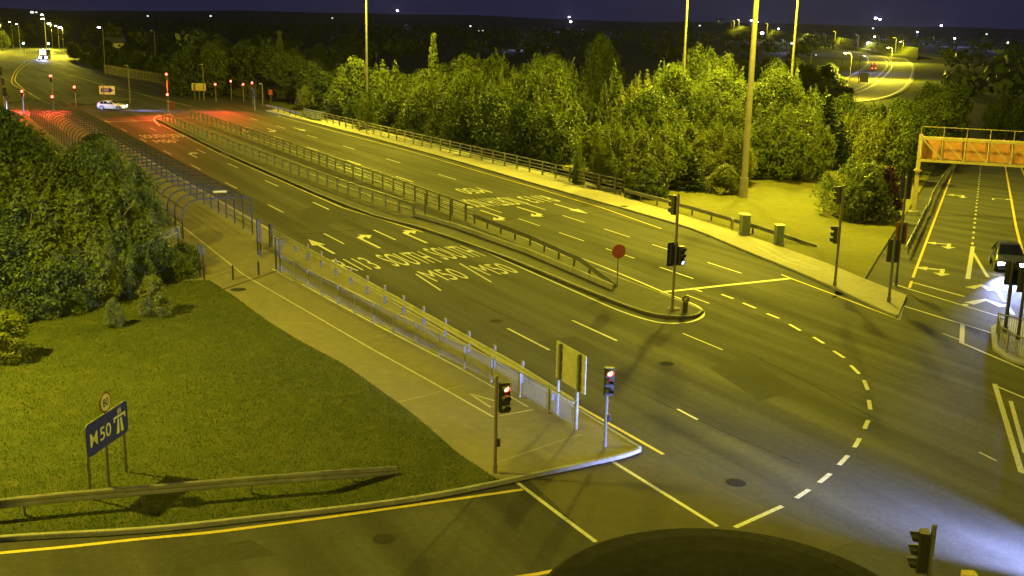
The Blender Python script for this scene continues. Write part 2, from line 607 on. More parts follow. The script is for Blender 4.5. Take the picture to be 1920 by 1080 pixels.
def text_mesh(s, bold=0.0):
    key = (s, bold)
    if key in _txt:
        return _txt[key]
    cu = bpy.data.curves.new('lettering', 'FONT')
    cu.body = s
    cu.size = 1.0
    cu.resolution_u = 4
    cu.offset = bold
    o = bpy.data.objects.new('lettering_tmp', cu)
    C.objects.link(o)
    dg = bpy.context.evaluated_depsgraph_get()
    me = bpy.data.meshes.new_from_object(o.evaluated_get(dg))
    bpy.data.objects.remove(o)
    vs_ = [v.co.copy() for v in me.vertices]
    fs = [tuple(p.vertices) for p in me.polygons]
    x0, x1 = min(v.x for v in vs_), max(v.x for v in vs_)
    y0, y1 = min(v.y for v in vs_), max(v.y for v in vs_)
    bpy.data.meshes.remove(me)
    _txt[key] = ([((v.x - x0) / (x1 - x0), (v.y - y0) / (y1 - y0)) for v in vs_], fs)
    return _txt[key]
def lettering(name, s, mat, parent, org, ex, ey, bold=0.0):
    """text mesh filling the parallelogram org + [0,1]*ex + [0,1]*ey"""
    vs_, fs = text_mesh(s, bold)
    org, ex, ey = Vector(org), Vector(ex), Vector(ey)
    mb = MB()
    mb.add([org + ex * a + ey * b for a, b in vs_], fs)
    return mb.build(name, mat, parent)

# ================================================================== TERRAIN, ROADS, PAVEMENTS
def terrain():
    xs = list(np.unique(np.concatenate([np.linspace(-2600, -420, 9), np.linspace(-400, -130, 10), np.linspace(-120, 260, 77), np.linspace(280, 700, 12), np.linspace(760, 4200, 11)])))
    ys = list(np.unique(np.concatenate([np.linspace(-120, 0, 4), np.linspace(6, 300, 74), np.linspace(315, 760, 20), np.linspace(900, 9500, 20)])))
    vs_, fs = [], []
    for y in ys:
        for x in xs:
            vs_.append((x, y, HT(x, y) - 0.35))
    k = len(xs)
    for j in range(len(ys) - 1):
        for i in range(k - 1):
            fs.append((j * k + i, j * k + i + 1, (j + 1) * k + i + 1, (j + 1) * k + i))
    mb = MB()
    mb.add(vs_, fs)
    return structure(mb.build('ground', M_FIELD, smooth=True))
terrain()
def hills():
    mb = MB()
    rows = []
    n_ = 90
    rng = random.Random(3)
    ph = [rng.uniform(0, 6.28) for _ in range(6)]
    for k in range(n_ + 1):
        az = math.radians(-42 + 84 * k / n_)
        h = 62 + 16 * math.sin(az * 5 + ph[0]) + 9 * math.sin(az * 13 + ph[1]) + 5 * math.sin(az * 29 + ph[2]) + 2.5 * math.sin(az * 63 + ph[3])
        h += 30 * max(0, -math.sin(az)) - 8 * max(0, math.sin(az))
        rows.append([(math.sin(az) * d, math.cos(az) * d, z) for d, z in ((7000, -2), (8200, h * 0.55), (9300, h), (11500, h * 0.6), (14000, -5))])
    k = 5
    vs_ = [p for r in rows for p in r]
    fs = [(i * k + j, (i + 1) * k + j, (i + 1) * k + j + 1, i * k + j + 1) for i in range(n_) for j in range(k - 1)]
    mb.add(vs_, fs)
    return structure(mb.build('hills', M_HILL, smooth=True))
hills()

# one asphalt sheet for the bridge, the junction and the cross road beyond
def slipw(s, l, dz=0.0):
    x, y = SO[0] + s * SD[0] + l * SN[0], SO[1] + s * SD[1] + l * SN[1]
    return (x, y, hslip(s) + dz)
J1 = slipw(-5.0, -3.6)
J2 = slipw(-5.0, 26.0)
u1, v1 = UV(J1[0], J1[1])
u2, v2 = UV(J2[0], J2[1])
ro = [(-14, -70), (35, -70), (35, 12.5), (60, 12.5), (176, 12.5), (176, -130), (203, -130), (203, 140), (176, 140), (176, 52.2), (112, 53.0), (80, 53.3), (66, 51.6), (52, 47.6), (44, 45.2), (u1, v1), (u2, v2), (-14, v2)]
road = structure(poly_mesh('road', [W(*p) for p in ro], M_ASPH, z=0.0))
mb = MB()
deckc = W(123, 33.75, -0.9)
mb.box(deckc, (44.5, 103, 1.7), -AZB)
structure(mb.build('bridge_deck', M_CONC))
# slip road, falling away to the right
mb = MB()
S_ = [-5 + i * 4 for i in range(80)]
vs_ = []
for s in S_:
    for l in (-3.6, 4, 12, 19, 26):
        vs_.append(slipw(s, l))
mb.add(vs_, [(i * 5 + j, i * 5 + j + 1, (i + 1) * 5 + j + 1, (i + 1) * 5 + j) for i in range(len(S_) - 1) for j in range(4)])
slip_road = structure(mb.build('slip_road', M_ASPH))
# road beyond the far junction
frp = [(-260, 205), (-130, 130), (-40, 104), (30, 91), (100, 91), (150, 113), (230, 137), (330, 160), (470, 187)]
fr = [at(*p) for p in frp] 
far_road = structure(poly_mesh('far_road', [(p[0], p[1], 0.006) for p in fr], M_ASPH))
# motorway curve seen far away on the right
mwc = [(1500, 186), (1560, 181), (1600, 172), (1632, 158), (1655, 140), (1668, 122), (1660, 108), (1640, 103)]
mwp = smoothpts([at(x, y, fn=HT) for x, y in mwc], 5)
mwp = [(p.x, p.y, HT(p.x, p.y) - 0.12) for p in mwp]
motorway = structure(stripe('motorway', mwp, 30.0, M_PATH, None, 0.0))
for off in (-13.5, -1.5, 1.5, 13.5):
    L, Rr = ribbon(mwp, 0.1, off)
    stripe('edge_line', [tuple(p) for p in L], 0.9, M_WHITE, motorway, 0.03)

# --- near verge (lawn + cycle path), top 0.12 m above the road, edged by a kerb
KZ = 0.12
def K(*pts):
    return [pxy(x, y, KZ) for x, y in pts]
near_kerb = [(-700, 1066), (-330, 1036), (0, 1004), (270, 988), (500, 964), (700, 941), (830, 921), (930, 901), (1000, 886), (1150, 854), (1196, 839)]
grass_edge = [(392, 525), (440, 556), (500, 600), (570, 643), (640, 680), (700, 722), (760, 765), (812, 808), (860, 850), (896, 874), (930, 897)]
kb = smoothpts(K(*near_kerb), 5)
ge = smoothpts(K(*grass_edge), 5)
gi = min(range(len(kb)), key=lambda i: (kb[i] - ge[-1]).length)
kp = kb[:gi + 1]
kp[-1] = ge[-1]
SK = [W(u, v, KZ) for u, v in ((60, 21.15), (110, 20.95), (176, 20.95))]     # south kerb of the bridge
lawn_pts = [tuple(p) for p in kp[:-1]] + [tuple(p) for p in reversed(ge)] + [W(61, 12.5, KZ), W(75, 12.5, KZ), W(76, -70, KZ), W(40, -70, KZ)]
lawn = structure(poly_mesh('lawn', lawn_pts, M_GRASS, depth=0.5))
path_pts = [tuple(p) for p in ge] + [tuple(p) for p in kb[gi + 1:]] + [W(33.5, 21.25, KZ)] + SK + [W(176, 12.5, KZ), W(61, 12.5, KZ)]
south_path = structure(poly_mesh('footpath', path_pts, M_PATH, depth=0.5))
def kerb(name, pts, parent=None, wd=0.15, up=0.015, mat=None):
    mb = MB()
    mb.prof(pts, [(0, -0.3), (wd, -0.3), (wd, up - 0.02), (wd - 0.02, up), (0, up)])
    return mb.build(name, mat or M_CONC, parent)
structure(kerb('kerb', [tuple(p) for p in kb]))
structure(kerb('kerb', [tuple(kb[-1])] + [W(33.5, 21.25, KZ)] + SK))
# --- north footpath and the grass field behind it
nk = [(1684, 591), (1640, 572), (1560, 535), (1480, 501), (1400, 469), (1300, 428), (1200, 398), (1100, 370), (1000, 342), (900, 313), (800, 285), (700, 258), (600, 232), (540, 217), (500, 207)]
nb = [(520, 203), (575, 222), (700, 251), (850, 288), (1000, 325), (1165, 368), (1300, 409), (1400, 441), (1500, 475), (1560, 497), (1640, 530), (1700, 553)]
nkp = smoothpts(K(*nk), 3)
nbp = smoothpts(K(*nb), 3)
north_path = structure(poly_mesh('footpath', [tuple(p) for p in nkp] + [tuple(p) for p in nbp], M_PAVE, depth=0.5))
structure(kerb('kerb', [tuple(p) for p in reversed(nkp)]))
fe = [tuple(p) for p in nbp if UV(p.x, p.y)[0] < 78]
sl = [slipw(s, -2.4, 0.1) for s in (-3, 20, 45, 70, 95, 130, 170)]
f_pts = fe + sl + [slipw(170, -30), slipw(140, -75), W(112, 66), W(96, 58, 0), W(84, 56.5, 0)]
def hfield(x, y):
    return HT(x, y) + 0.1
grass_field = structure(poly_mesh('grass_bank', f_pts, M_BANK, cuts=7, drape=hfield))
rb = [slipw(s, 26.2, 0.1) for s in (-5, 20, 50, 90, 150, 220, 290)] + [slipw(290, 90), slipw(90, 110), slipw(0, 90)]
structure(poly_mesh('grass_bank', rb, M_GRASS, cuts=5, drape=hfield))
# --- median island
mn = [(43.2, 33.9), (43.6, 34.8), (45.2, 35.35), (56, 35.6), (66, 36.4), (80, 37.3), (120, 37.4), (163, 37.2), (165.5, 35.6), (166, 33.6), (164.5, 31.9), (160, 31.2), (120, 30.0), (82, 29.9), (71, 31.4), (60, 32.1), (50, 32.05), (45.2, 32.2), (43.6, 33.0)]
mpts = [tuple(p) for p in smoothpts([W(u, v, KZ) for u, v in mn + mn[:1]], 4)][:-1]
median = structure(poly_mesh('median_island', mpts, M_MED, depth=0.4))
structure(kerb('kerb', list(reversed(mpts)) + [mpts[-1]], wd=0.16))
# --- right hand island with its railing
ri = [(1858, 612), (1862, 652), (1890, 672), (1990, 705), (2080, 690), (2080, 640), (1960, 612), (1890, 596)]
ripts = [pxy(x, y, KZ) for x, y in ri]
right_island = structure(poly_mesh('traffic_island', ripts, M_CONC, depth=0.4))
# far islands and verges beyond the junction
def flatpoly(name, px, mat, z):
    return structure(poly_mesh(name, [pxy(x, y, z) for x, y in px], mat, depth=0.3))
flatpoly('grass_bank', [(555, 186), (470, 187), (330, 160), (230, 137), (170, 119), (150, 113), (200, 100), (420, 120), (620, 150), (700, 190), (640, 200)], M_GRASS, 0.05)
flatpoly('grass_bank', [(-260, 205), (-130, 130), (-40, 104), (20, 92), (-40, 84), (-300, 100), (-600, 200)], M_GRASS, 0.05)
flatpoly('grass_bank', [(520, 203), (575, 222), (600, 224), (640, 205), (560, 190), (500, 193)], M_GRASS, 0.14)
flatpoly('traffic_island', [(-60, 196), (30, 190), (60, 184), (40, 177), (-30, 182), (-120, 192)], M_GRASS, 0.12)
flatpoly('traffic_island', [(120, 192), (160, 194), (205, 190), (250, 186), (200, 178), (150, 182)], M_MED, 0.12)
# carriageway markings ------------------------------------------------
DZ = 0.005
def line(name, px, wd, mat=M_WHITE, parent=road, dz=DZ, sm=0):
    pts = [at(x, y) for x, y in px]
    if sm:
        pts = [tuple(p) for p in smoothpts(pts, sm)]
    return stripe(name, pts, wd, mat, parent, dz)
def uline(name, uvs, wd, mat=M_WHITE, parent=road, dz=DZ):
    return stripe(name, [W(u, v) for u, v in uvs], wd, mat, parent, dz)
for k in range(10):
    if k == 1:
        continue
    u0 = 41.3 + 13.4 * k
    for v in (24.5, 28.15):
        uline('lane_dash', [(u0, v), (u0 + 4.0, v)], 0.13)
line('lane_dash', [(780, 514), (827, 545)], 0.13)
line('lane_dash', [(862, 494), (921, 529)], 0.13)
line('lane_dash', [(1270, 767), (1308, 787)], 0.12)
for k in range(5):
    for v0, v1_ in ((40.1, 39.6), (44.1, 43.2)):
        u0 = 50.5 + 6.2 * k
        uline('lane_dash', [(u0, v1_ + (v0 - v1_) * k / 5), (u0 + 3.4, v1_ + (v0 - v1_) * (k + 0.5) / 5)], 0.12)
for k in range(6):
    for v in (40.4, 44.8):
        u0 = 93.6 + 13.4 * k
        uline('lane_dash', [(u0, v), (u0 + 4.0, v)], 0.13)
# edge lines
uline('edge_line', [(28.8, 21.75), (34, 21.7), (48, 21.75), (62, 21.6), (110, 21.4), (172, 21.4)], 0.14, M_YELL)
line('edge_line', [(1680, 597), (1560, 551), (1483, 522), (1400, 488), (1300, 450), (1130, 390), (1000, 351), (900, 322), (760, 281), (630, 247), (520, 217)], 0.12, M_YELL)
line('edge_line', [(1680, 597), (1684, 600), (1692, 576)], 0.16)
line('edge_line', [(800, 428), (900, 468), (1000, 512), (1100, 556), (1160, 582), (1215, 600), (1250, 606), (1285, 605), (1308, 599), (1319, 590), (1312, 577), (1290, 566), (1240, 546), (1160, 512), (1080, 480), (1000, 449), (950, 432)], 0.14, M_WHITE, sm=4)
uline('edge_line', [(70, 31.0), (82, 29.4), (120, 29.4), (158, 30.6)], 0.13, M_YELL)
line('stop_line', [(1240, 548), (1360, 535), (1483, 522)], 0.3)
line('stop_line', [(170, 229), (285, 226)], 0.35)
line('edge_line', [(300, 236), (291, 228), (289, 222), (300, 217), (322, 214)], 0.25, sm=3)
# guide dashes through the junction
gd = [((1297, 540), (1316, 547)), ((1353, 552), (1375, 560)), ((1393, 568), (1417, 578)), ((1438, 588), (1461, 597)), ((1480, 608), (1501, 620)), ((1525, 632), (1545, 644)), ((1563, 658), (1583, 671)), ((1595, 685), (1611, 701)),
      ((1620, 713), (1627, 731)), ((1629, 750), (1632, 768)), ((1628, 788), (1621, 804)), ((1612, 822), (1602, 839)), ((1590, 854), (1573, 872)), ((1557, 888), (1536, 905)), ((1517, 918), (1493, 934)), ((1467, 949), (1378, 989))]
for a_, b_ in gd:
    line('guide_dash', [a_, b_], 0.16)
line('lane_dash', [(1280, 625), (1355, 656)], 0.08)
line('lane_dash', [(1287, 553), (1330, 569)], 0.1)
# crossing lines
line('crossing_line', [(970, 905), (1045, 962), (1117, 1016)], 0.14)
line('crossing_line', [(1140, 860), (1240, 922), (1345, 987)], 0.14)
line('edge_line', [(-120, 1050), (0, 1037), (130, 1025), (270, 1010), (390, 999), (500, 985), (600, 972), (700, 958), (840, 938), (980, 918)], 0.16, M_YELL, sm=3)
line('edge_line', [(960, 1084), (1010, 1076), (1060, 1066)], 0.16, M_YELL)
# right junction markings
line('stop_line', [(1713, 530), (1808, 556)], 0.2)
line('crossing_line', [(1675, 532), (1708, 543), (1853, 587), (1930, 611)], 0.14)
line('crossing_line', [(1663, 564), (1760, 594), (1855, 623), (1990, 664)], 0.14)
line('lane_line', [(1824, 462), (1819, 495), (1815, 520), (1810, 573)], 0.28)
line('lane_line', [(1825, 474), (1848, 513), (1872, 548), (1900, 590)], 0.2)
line('lane_line', [(1805, 608), (1803, 643)], 0.22)
line('lane_line', [(1803, 643), (1855, 665), (1920, 693), (2000, 728)], 0.16)
line('lane_dash', [(1767, 625), (1802, 638)], 0.08)
line('chevron', [(1818, 540), (1840, 535), (1862, 545)], 0.6, dz=DZ)
line('chevron', [(1817, 569), (1848, 562), (1882, 575)], 0.6, dz=DZ)
line('lane_line', [(1865, 720), (1890, 802), (1915, 885), (1960, 900)], 0.2)
line('lane_line', [(1868, 724), (1920, 746), (1990, 776)], 0.14)
line('lane_line', [(1895, 752), (1922, 850)], 0.16)
line('lane_dash', [(1836, 848), (1868, 864)], 0.07)
# slip road lines (in its own sheet)
def latof(px, py):
    p = at(px, py)
    rx, ry = p[0] - SO[0], p[1] - SO[1]
    return rx * SD[0] + ry * SD[1], rx * SN[0] + ry * SN[1]
s_a, l_a = latof(1705, 540)
s_b, l_b = latof(1795, 300)
def sline(name, sls, wd, mat, dz=DZ, parent=None):
    pts = []
    for (s0_, l0_), (s1_, l1_) in zip(sls[:-1], sls[1:]):
        k = max(1, int(abs(s1_ - s0_) / 4))
        for i in range(k):
            t_ = i / k
            pts.append(slipw(s0_ + (s1_ - s0_) * t_, l0_ + (l1_ - l0_) * t_))
    pts.append(slipw(*sls[-1]))
    return stripe(name, pts, wd, mat, parent or slip_road, dz)
sline('edge_line', [(s_a, l_a), (s_b, l_b), (s_b + 120, l_b)], 0.16, M_YELL)
s_c, l_c = latof(1840, 302)
s_d, l_d = latof(1822, 470)
n_d = 30
for k in range(n_d + 14):
    t_ = k / n_d
    s0_ = s_d + (s_c - s_d) * t_
    sline('lane_dash', [(s0_, l_d + (l_c - l_d) * min(1.2, t_)), (s0_ + 1.1, l_d + (l_c - l_d) * min(1.2, t_))], 0.17, M_WHITE)
s_e, l_e = latof(1885, 312)
s_f, l_f = latof(1905, 425)
s_g, l_g = latof(1925, 505)
sline('edge_line', [(s_g - 8, l_g + 2.5), (s_g, l_g), (s_f, l_f), (s_e, l_e), (s_e + 120, l_e)], 0.2, M_YELL)
s_h, l_h = latof(1918, 322)
sline('edge_line', [(s_h - 12, l_h), (s_h + 120, l_h)], 0.2, M_YELL)
M_BUFF = ground_mat('buff_surfacing', (0.078, 0.068, 0.048), (0.066, 0.058, 0.043), (0.092, 0.080, 0.056), (0.3, 2.0, 45.0), 0.85, 0.4, 0.012, spec=0.15)
bs = poly_mesh('crossing_surface', [pxy(x, y, 0.0025) for x, y in ((992, 900), (1150, 861), (1205, 852), (1300, 890), (1420, 945), (1520, 985), (1600, 1015), (1500, 1052), (1330, 1060), (1150, 1075), (1110, 1010))], M_BUFF, road)
M_TAR = plain('bitumen_seam', (0.026, 0.026, 0.025), 0.9, 0.0, 0.3, 4.0, spec=0.05)
M_PATCH = ground_mat('repair_asphalt', (0.047, 0.046, 0.045), (0.040, 0.039, 0.039), (0.056, 0.055, 0.053), (0.4, 4.0, 24.0), 0.85, 0.4, 0.012, spec=0.08)
for px in ([(1010, 640), (1130, 700), (1260, 765), (1380, 820), (1500, 870)], [(880, 560), (1000, 615)], [(1180, 500), (1290, 545), (1420, 600), (1560, 655), (1700, 715)], [(1400, 660), (1520, 720), (1650, 790)]):
    stripe('seam', [pxy(x, y, 0.0) for x, y in px], 0.05, M_TAR, road, 0.003)
for u in (72.5, 171.0):
    stripe('expansion_joint', [W(u, 21.4), W(u, 29.5)], 0.12, M_TAR, road, 0.003)
    stripe('expansion_joint', [W(u, 37.6), W(u, 50.0)], 0.12, M_TAR, road, 0.003)
for x0, y0 in ((1490, 560), (1410, 530)):
    for k in range(3):
        c_ = UV(*flat(x0 - 90 * k, y0 + 8 * k))
        lp = [W(c_[0] + a, c_[1] + b) for a, b in ((0, 0), (2.0, 0.25), (2.0, 1.5), (0, 1.75), (0, 0))]
        stripe('detector_loop', lp, 0.025, M_TAR, road, 0.003)
def rcover(x, y, r=0.33):
    c = pxy(x, y, 0.0)
    mb = MB()
    for rr, z in ((r, 0.004), (r * 0.84, 0.008)):
        mb.add([(c[0] + rr * math.cos(i * math.pi / 10), c[1] + rr * math.sin(i * math.pi / 10), z) for i in range(20)], [tuple(range(20))])
    mb.build('manhole_cover', M_IRON, road)
for px in ([(1010, 640), (1080, 630), (1190, 690), (1120, 704)], [(1330, 690), (1400, 672), (1500, 730), (1425, 752)], [(560, 395), (600, 383), (650, 410), (610, 424)], [(330, 1030), (470, 1012), (520, 1040), (370, 1062)], [(900, 400), (960, 388), (1000, 402), (945, 415)]):
    poly_mesh('repair_patch', [pxy(x, y, 0.0018) for x, y in px], M_PATCH, road)
for x, y in ((1250, 682), (930, 602), (1380, 905), (720, 1010)):
    rcover(x, y)
def gully(x, y, az):
    c = pxy(x, y, 0.0)
    mb = MB()
    mb.box((c[0], c[1], 0.004), (0.42, 0.42, 0.012), az)
    mb.build('gully_grate', M_IRON, road)
for x, y in ((1110, 868), (800, 934), (340, 992), (1590, 552), (1330, 444)):
    gully(x, y, -AZB)
# path markings
def pline(px, wd, mat=M_YELL, dz=DZ, name='path_line', parent=None):
    return stripe(name, [pxy(x, y, KZ) for x, y in px], wd, mat, parent or south_path, dz)
pline([(322, 409), (400, 470), (455, 514), (600, 598), (700, 656), (800, 711), (925, 782), (1000, 768)], 0.10, M_WHITE)
stripe('path_line', [W(58.5, 18.05, KZ), W(62, 17.9, KZ)], 0.08, M_WHITE, south_path, DZ)
pline([(566, 533), (700, 606), (850, 684), (945, 737), (990, 763)], 0.09, M_WHITE)
pline([(880, 738), (920, 764), (945, 757), (880, 738)], 0.09, M_WHITE, dz=2 * DZ)
pline([(400, 549), (520, 508)], 0.12, M_IRON, name='joint_strip')
pline([(745, 755), (870, 722)], 0.05, M_CONC, name='joint_strip')
pline([(600, 608), (512, 604)], 0.05, M_CONC, name='joint_strip', dz=2 * DZ)
pline([(930, 868), (1060, 823), (1090, 815)], 0.05, M_CONC, name='joint_strip')
stripe('path_line', [pxy(x, y, KZ) for x, y in [(1420, 462), (1470, 489), (1510, 501), (1538, 505), (1520, 497), (1470, 481)]], 0.07, M_WHITE, north_path, DZ)
stripe('path_line', [pxy(x, y, KZ) for x, y in [(1360, 425), (1420, 452), (1470, 478)]], 0.05, M_WHITE, north_path, DZ)
def manhole(x, y, parent, r=0.34):
    c = pxy(x, y, KZ)
    mb = MB()
    for rr, z in ((r, 0.004), (r * 0.86, 0.010)):
        mb.add([(c[0] + rr * math.cos(i * math.pi / 10), c[1] + rr * math.sin(i * math.pi / 10), c[2] + z) for i in range(20)], [tuple(range(20))])
    mb.build('manhole_cover', M_IRON, parent)
manhole(447, 543, south_path, 0.42)
manhole(1170, 387, north_path, 0.35)
# lettering on the road
def rtext(s, u0, u1_, v0, v1_, flip=False):
    if not flip:
        org, ex, ey = Vector(W(u0, v0, DZ)), Vector(W(0, v1_ - v0)), Vector(W(u1_ - u0, 0))
    else:
        org, ex, ey = Vector(W(u1_, v1_, DZ)), Vector(W(0, v0 - v1_)), Vector(W(u0 - u1_, 0))
    lettering('road_lettering', s, M_WHITE, road, org, ex, ey, 0.0)
rtext('R113', 60.1, 63.6, 21.95, 24.05)
rtext('SOUTH', 60.3, 64.0, 24.95, 28.0)
rtext('SOUTH', 60.9, 64.7, 28.5, 31.35)
rtext('M50', 55.7, 58.6, 25.5, 27.75)
rtext('M50', 55.9, 58.8, 29.0, 31.1)
rtext('M50', 85.0, 88.2, 41.9, 44.3, True)
rtext('NORTH', 78.3, 82.4, 38.2, 41.0, True)
rtext('NORTH', 78.3, 82.4, 41.4, 44.2, True)
rtext('R113', 78.6, 82.2, 44.9, 47.4, True)
def arrow(parts, c, up, right, parent, z0=0.0, L=1.0, Wd=1.0, zf=None):
    """road arrow: shaft + heads given as polygons in (right, up) metres"""
    for pl in parts:
        pts = []
        for a, b in pl:
            x = c[0] + right[0] * a * Wd + up[0] * b * L
            y = c[1] + right[1] * a * Wd + up[1] * b * L
            pts.append((x, y, (zf(x, y) if zf else z0) + DZ))
        poly_parts.append(pts)
def arrow_obj(parts, c, up, right, parent, L=1.0, Wd=1.0, zf=None):
    global poly_parts
    poly_parts = []
    arrow(parts, c, up, right, parent, 0.0, L, Wd, zf)
    mb = MB()
    for pts in poly_parts:
        tr = tessellate_polygon([[Vector((p[0], p[1], 0)) for p in pts]])
        fs = []
        for t in tr:
            a, b, c_ = [Vector(pts[i]) for i in t]
            fs.append(tuple(t) if (b - a).cross(c_ - a).z > 0 else tuple(reversed(t)))
        mb.add(pts, fs)
    return mb.build('lane_arrow', M_WHITE, parent)
A_ST = [[(-0.1, 0), (0.1, 0), (0.1, 3.0), (0.45, 3.0), (0, 5.2), (-0.45, 3.0), (-0.1, 3.0)]]
A_RT = [[(-0.1, 0), (0.1, 0), (0.1, 3.4), (0.55, 4.05), (0.55, 3.3), (1.15, 4.4), (0.3, 5.0), (0.42, 4.6), (-0.1, 4.0)]]
A_LS = [[(-0.1, 0), (0.1, 0), (0.1, 2.6), (0.45, 2.6), (0, 3.8), (-0.45, 2.6), (-0.1, 2.6)]]
nB, nN = (-B[0], -B[1]), (-N[0], -N[1])
for c_, pr in (((65.3, 22.85), A_ST), ((65.9, 26.15), A_RT), ((66.3, 29.65), A_RT)):
    arrow_obj(pr, W(*c_), B, N, road)
for c_, pr in (((77.0, 39.0), A_RT), ((77.4, 42.5), A_RT), ((77.6, 46.1), A_ST)):
    arrow_obj(pr, W(*c_), nB, nN, road)
for k, (v, pr) in enumerate(((39.0, A_RT), (42.6, A_RT), (46.3, A_ST))):
    arrow_obj(pr, W(148, v), nB, nN, road)
for k, (v, pr) in enumerate(((22.9, A_ST), (26.4, A_RT), (29.9, A_RT))):
    if k:
        arrow_obj(pr, W(118, v), B, N, road)
rtext('SOUTH', 139.5, 143.5, 25.0, 28.0)
rtext('M50', 133.5, 137, 25.4, 27.7)
rtext('SOUTH', 139.5, 143.5, 28.4, 31.0)
nSD, nSN = (-SD[0], -SD[1]), (-SN[0], -SN[1])
def zs(x, y):
    rx, ry = x - SO[0], y - SO[1]
    return hslip(rx * SD[0] + ry * SD[1])
A_LR = [[(-0.14, 0.3), (0.14, 0.3), (0.14, 2.0), (0.5, 2.0), (0.0, 3.1), (-0.5, 2.0), (-0.14, 2.0)], [(0.15, 0.5), (0.15, 0.9), (0.9, 0.9), (0.9, 1.4), (1.7, 0.7), (0.9, 0.0), (0.9, 0.5)]]
A_L1 = [[(-0.1, 0.0), (0.1, 0.0), (0.1, 1.6), (-0.1, 1.6)], [(-0.1, 0.0), (-0.1, -0.25), (-1.2, -0.25), (-1.2, -0.6), (-2.0, -0.1), (-1.2, 0.4), (-1.2, 0.0)]]
for px, py, pr in ((1768, 503, A_LR), (1780, 456, A_LR), (1806, 366, A_LR), (1862, 372, A_L1)):
    c_ = at(px, py)
    arrow_obj(pr, c_, nSD, nSN, slip_road, zf=zs)
# far lane marks at the far end
for p_ in ([(60, 176), (27, 160), (22, 150), (30, 132), (48, 116)], [(95, 196), (60, 178), (36, 160), (28, 148), (38, 130), (60, 115)], [(205, 160), (300, 186), (360, 199)], [(130, 140), (190, 158), (230, 170)]):
    stripe('edge_line', [tuple(q) for q in smoothpts([pxy(x, y, 0.006) for x, y in p_], 4)], 0.22, M_YELL, far_road, DZ)

# ================================================================== GRASS BLADES
def grass_blades(name, inside, bounds, n_, zf, hmin, hmax, wd, seed, mat):
    rng = np.random.default_rng(seed)
    x = rng.uniform(bounds[0], bounds[1], n_ * 3)
    y = rng.uniform(bounds[2], bounds[3], n_ * 3)
    keep = np.nonzero(inside(x, y))[0][:n_]
    x, y = x[keep], y[keep]
    k = len(x)
    z = np.array([zf(a, b) for a, b in zip(x, y)])
    h = rng.uniform(hmin, hmax, k)
    a = rng.uniform(0, 2 * np.pi, k)
    dx, dy = np.cos(a) * wd, np.sin(a) * wd
    lx, ly = rng.normal(0, 0.45, k) * h, rng.normal(0, 0.45, k) * h
    co = np.empty((k, 3, 3), np.float32)
    co[:, 0] = np.stack([x - dx, y - dy, z - 0.01], 1)
    co[:, 1] = np.stack([x + dx, y + dy, z - 0.01], 1)
    co[:, 2] = np.stack([x + lx, y + ly, z + h], 1)
    me = bpy.data.meshes.new(name)
    me.vertices.add(k * 3)
    me.vertices.foreach_set('co', co.ravel())
    me.loops.add(k * 3)
    me.loops.foreach_set('vertex_index', np.arange(k * 3, dtype=np.int32))
    me.polygons.add(k)
    me.polygons.foreach_set('loop_start', np.arange(0, k * 3, 3, dtype=np.int32))
    me.polygons.foreach_set('loop_total', np.full(k, 3, np.int32))
    me.materials.append(mat)
    me.update()
    me.validate()
    o = link(name, me)
    o['kind'] = 'stuff'
    return o
def in_poly(pts):
    P = [(p[0], p[1]) for p in pts]
    def f(x, y):
        r = np.zeros(len(x), bool)
        j = len(P) - 1
        for i in range(len(P)):
            xi, yi, xj, yj = P[i][0], P[i][1], P[j][0], P[j][1]
            if yi != yj:
                r ^= ((yi > y) != (yj > y)) & (x < (xj - xi) * (y - yi) / (yj - yi) + xi)
            j = i
        return r
    return f
L_TURF = leaf_mat('grass_blade', (0.048, 0.056, 0.016), (0.082, 0.078, 0.025), 0.3)
ip = in_poly(lawn_pts)
grass_blades('grass', lambda x, y: ip(x, y) & (x * B[0] + y * B[1] < 66), (-26, 2, 27, 64), 150000, lambda x, y: KZ, 0.03, 0.085, 0.012, 1, L_TURF)
ip2 = in_poly(f_pts)

# ================================================================== TREES
def leaves_to_mesh(name, cen, nor, size, mat, aspect=1.5, seed=0):
    rng = np.random.default_rng(seed)
    k = len(cen)
    nor = nor / (np.linalg.norm(nor, axis=1, keepdims=True) + 1e-9)
    r = rng.normal(size=(k, 3))
    t = np.cross(nor, r)
    t /= (np.linalg.norm(t, axis=1, keepdims=True) + 1e-9)
    b = np.cross(nor, t)
    s = size[:, None]
    co = np.empty((k, 4, 3), np.float32)
    co[:, 0] = cen - t * s * aspect * 0.5
    co[:, 1] = cen + b * s * 0.5 + nor * s * 0.12
    co[:, 2] = cen + t * s * aspect * 0.5
    co[:, 3] = cen - b * s * 0.5 + nor * s * 0.12
    me = bpy.data.meshes.new(name)
    me.vertices.add(k * 4)
    me.vertices.foreach_set('co', co.ravel())
    me.loops.add(k * 4)
    me.loops.foreach_set('vertex_index', np.arange(k * 4, dtype=np.int32))
    me.polygons.add(k)
    me.polygons.foreach_set('loop_start', np.arange(0, k * 4, 4, dtype=np.int32))
    me.polygons.foreach_set('loop_total', np.full(k, 4, np.int32))
    me.materials.append(mat)
    me.update()
    return me
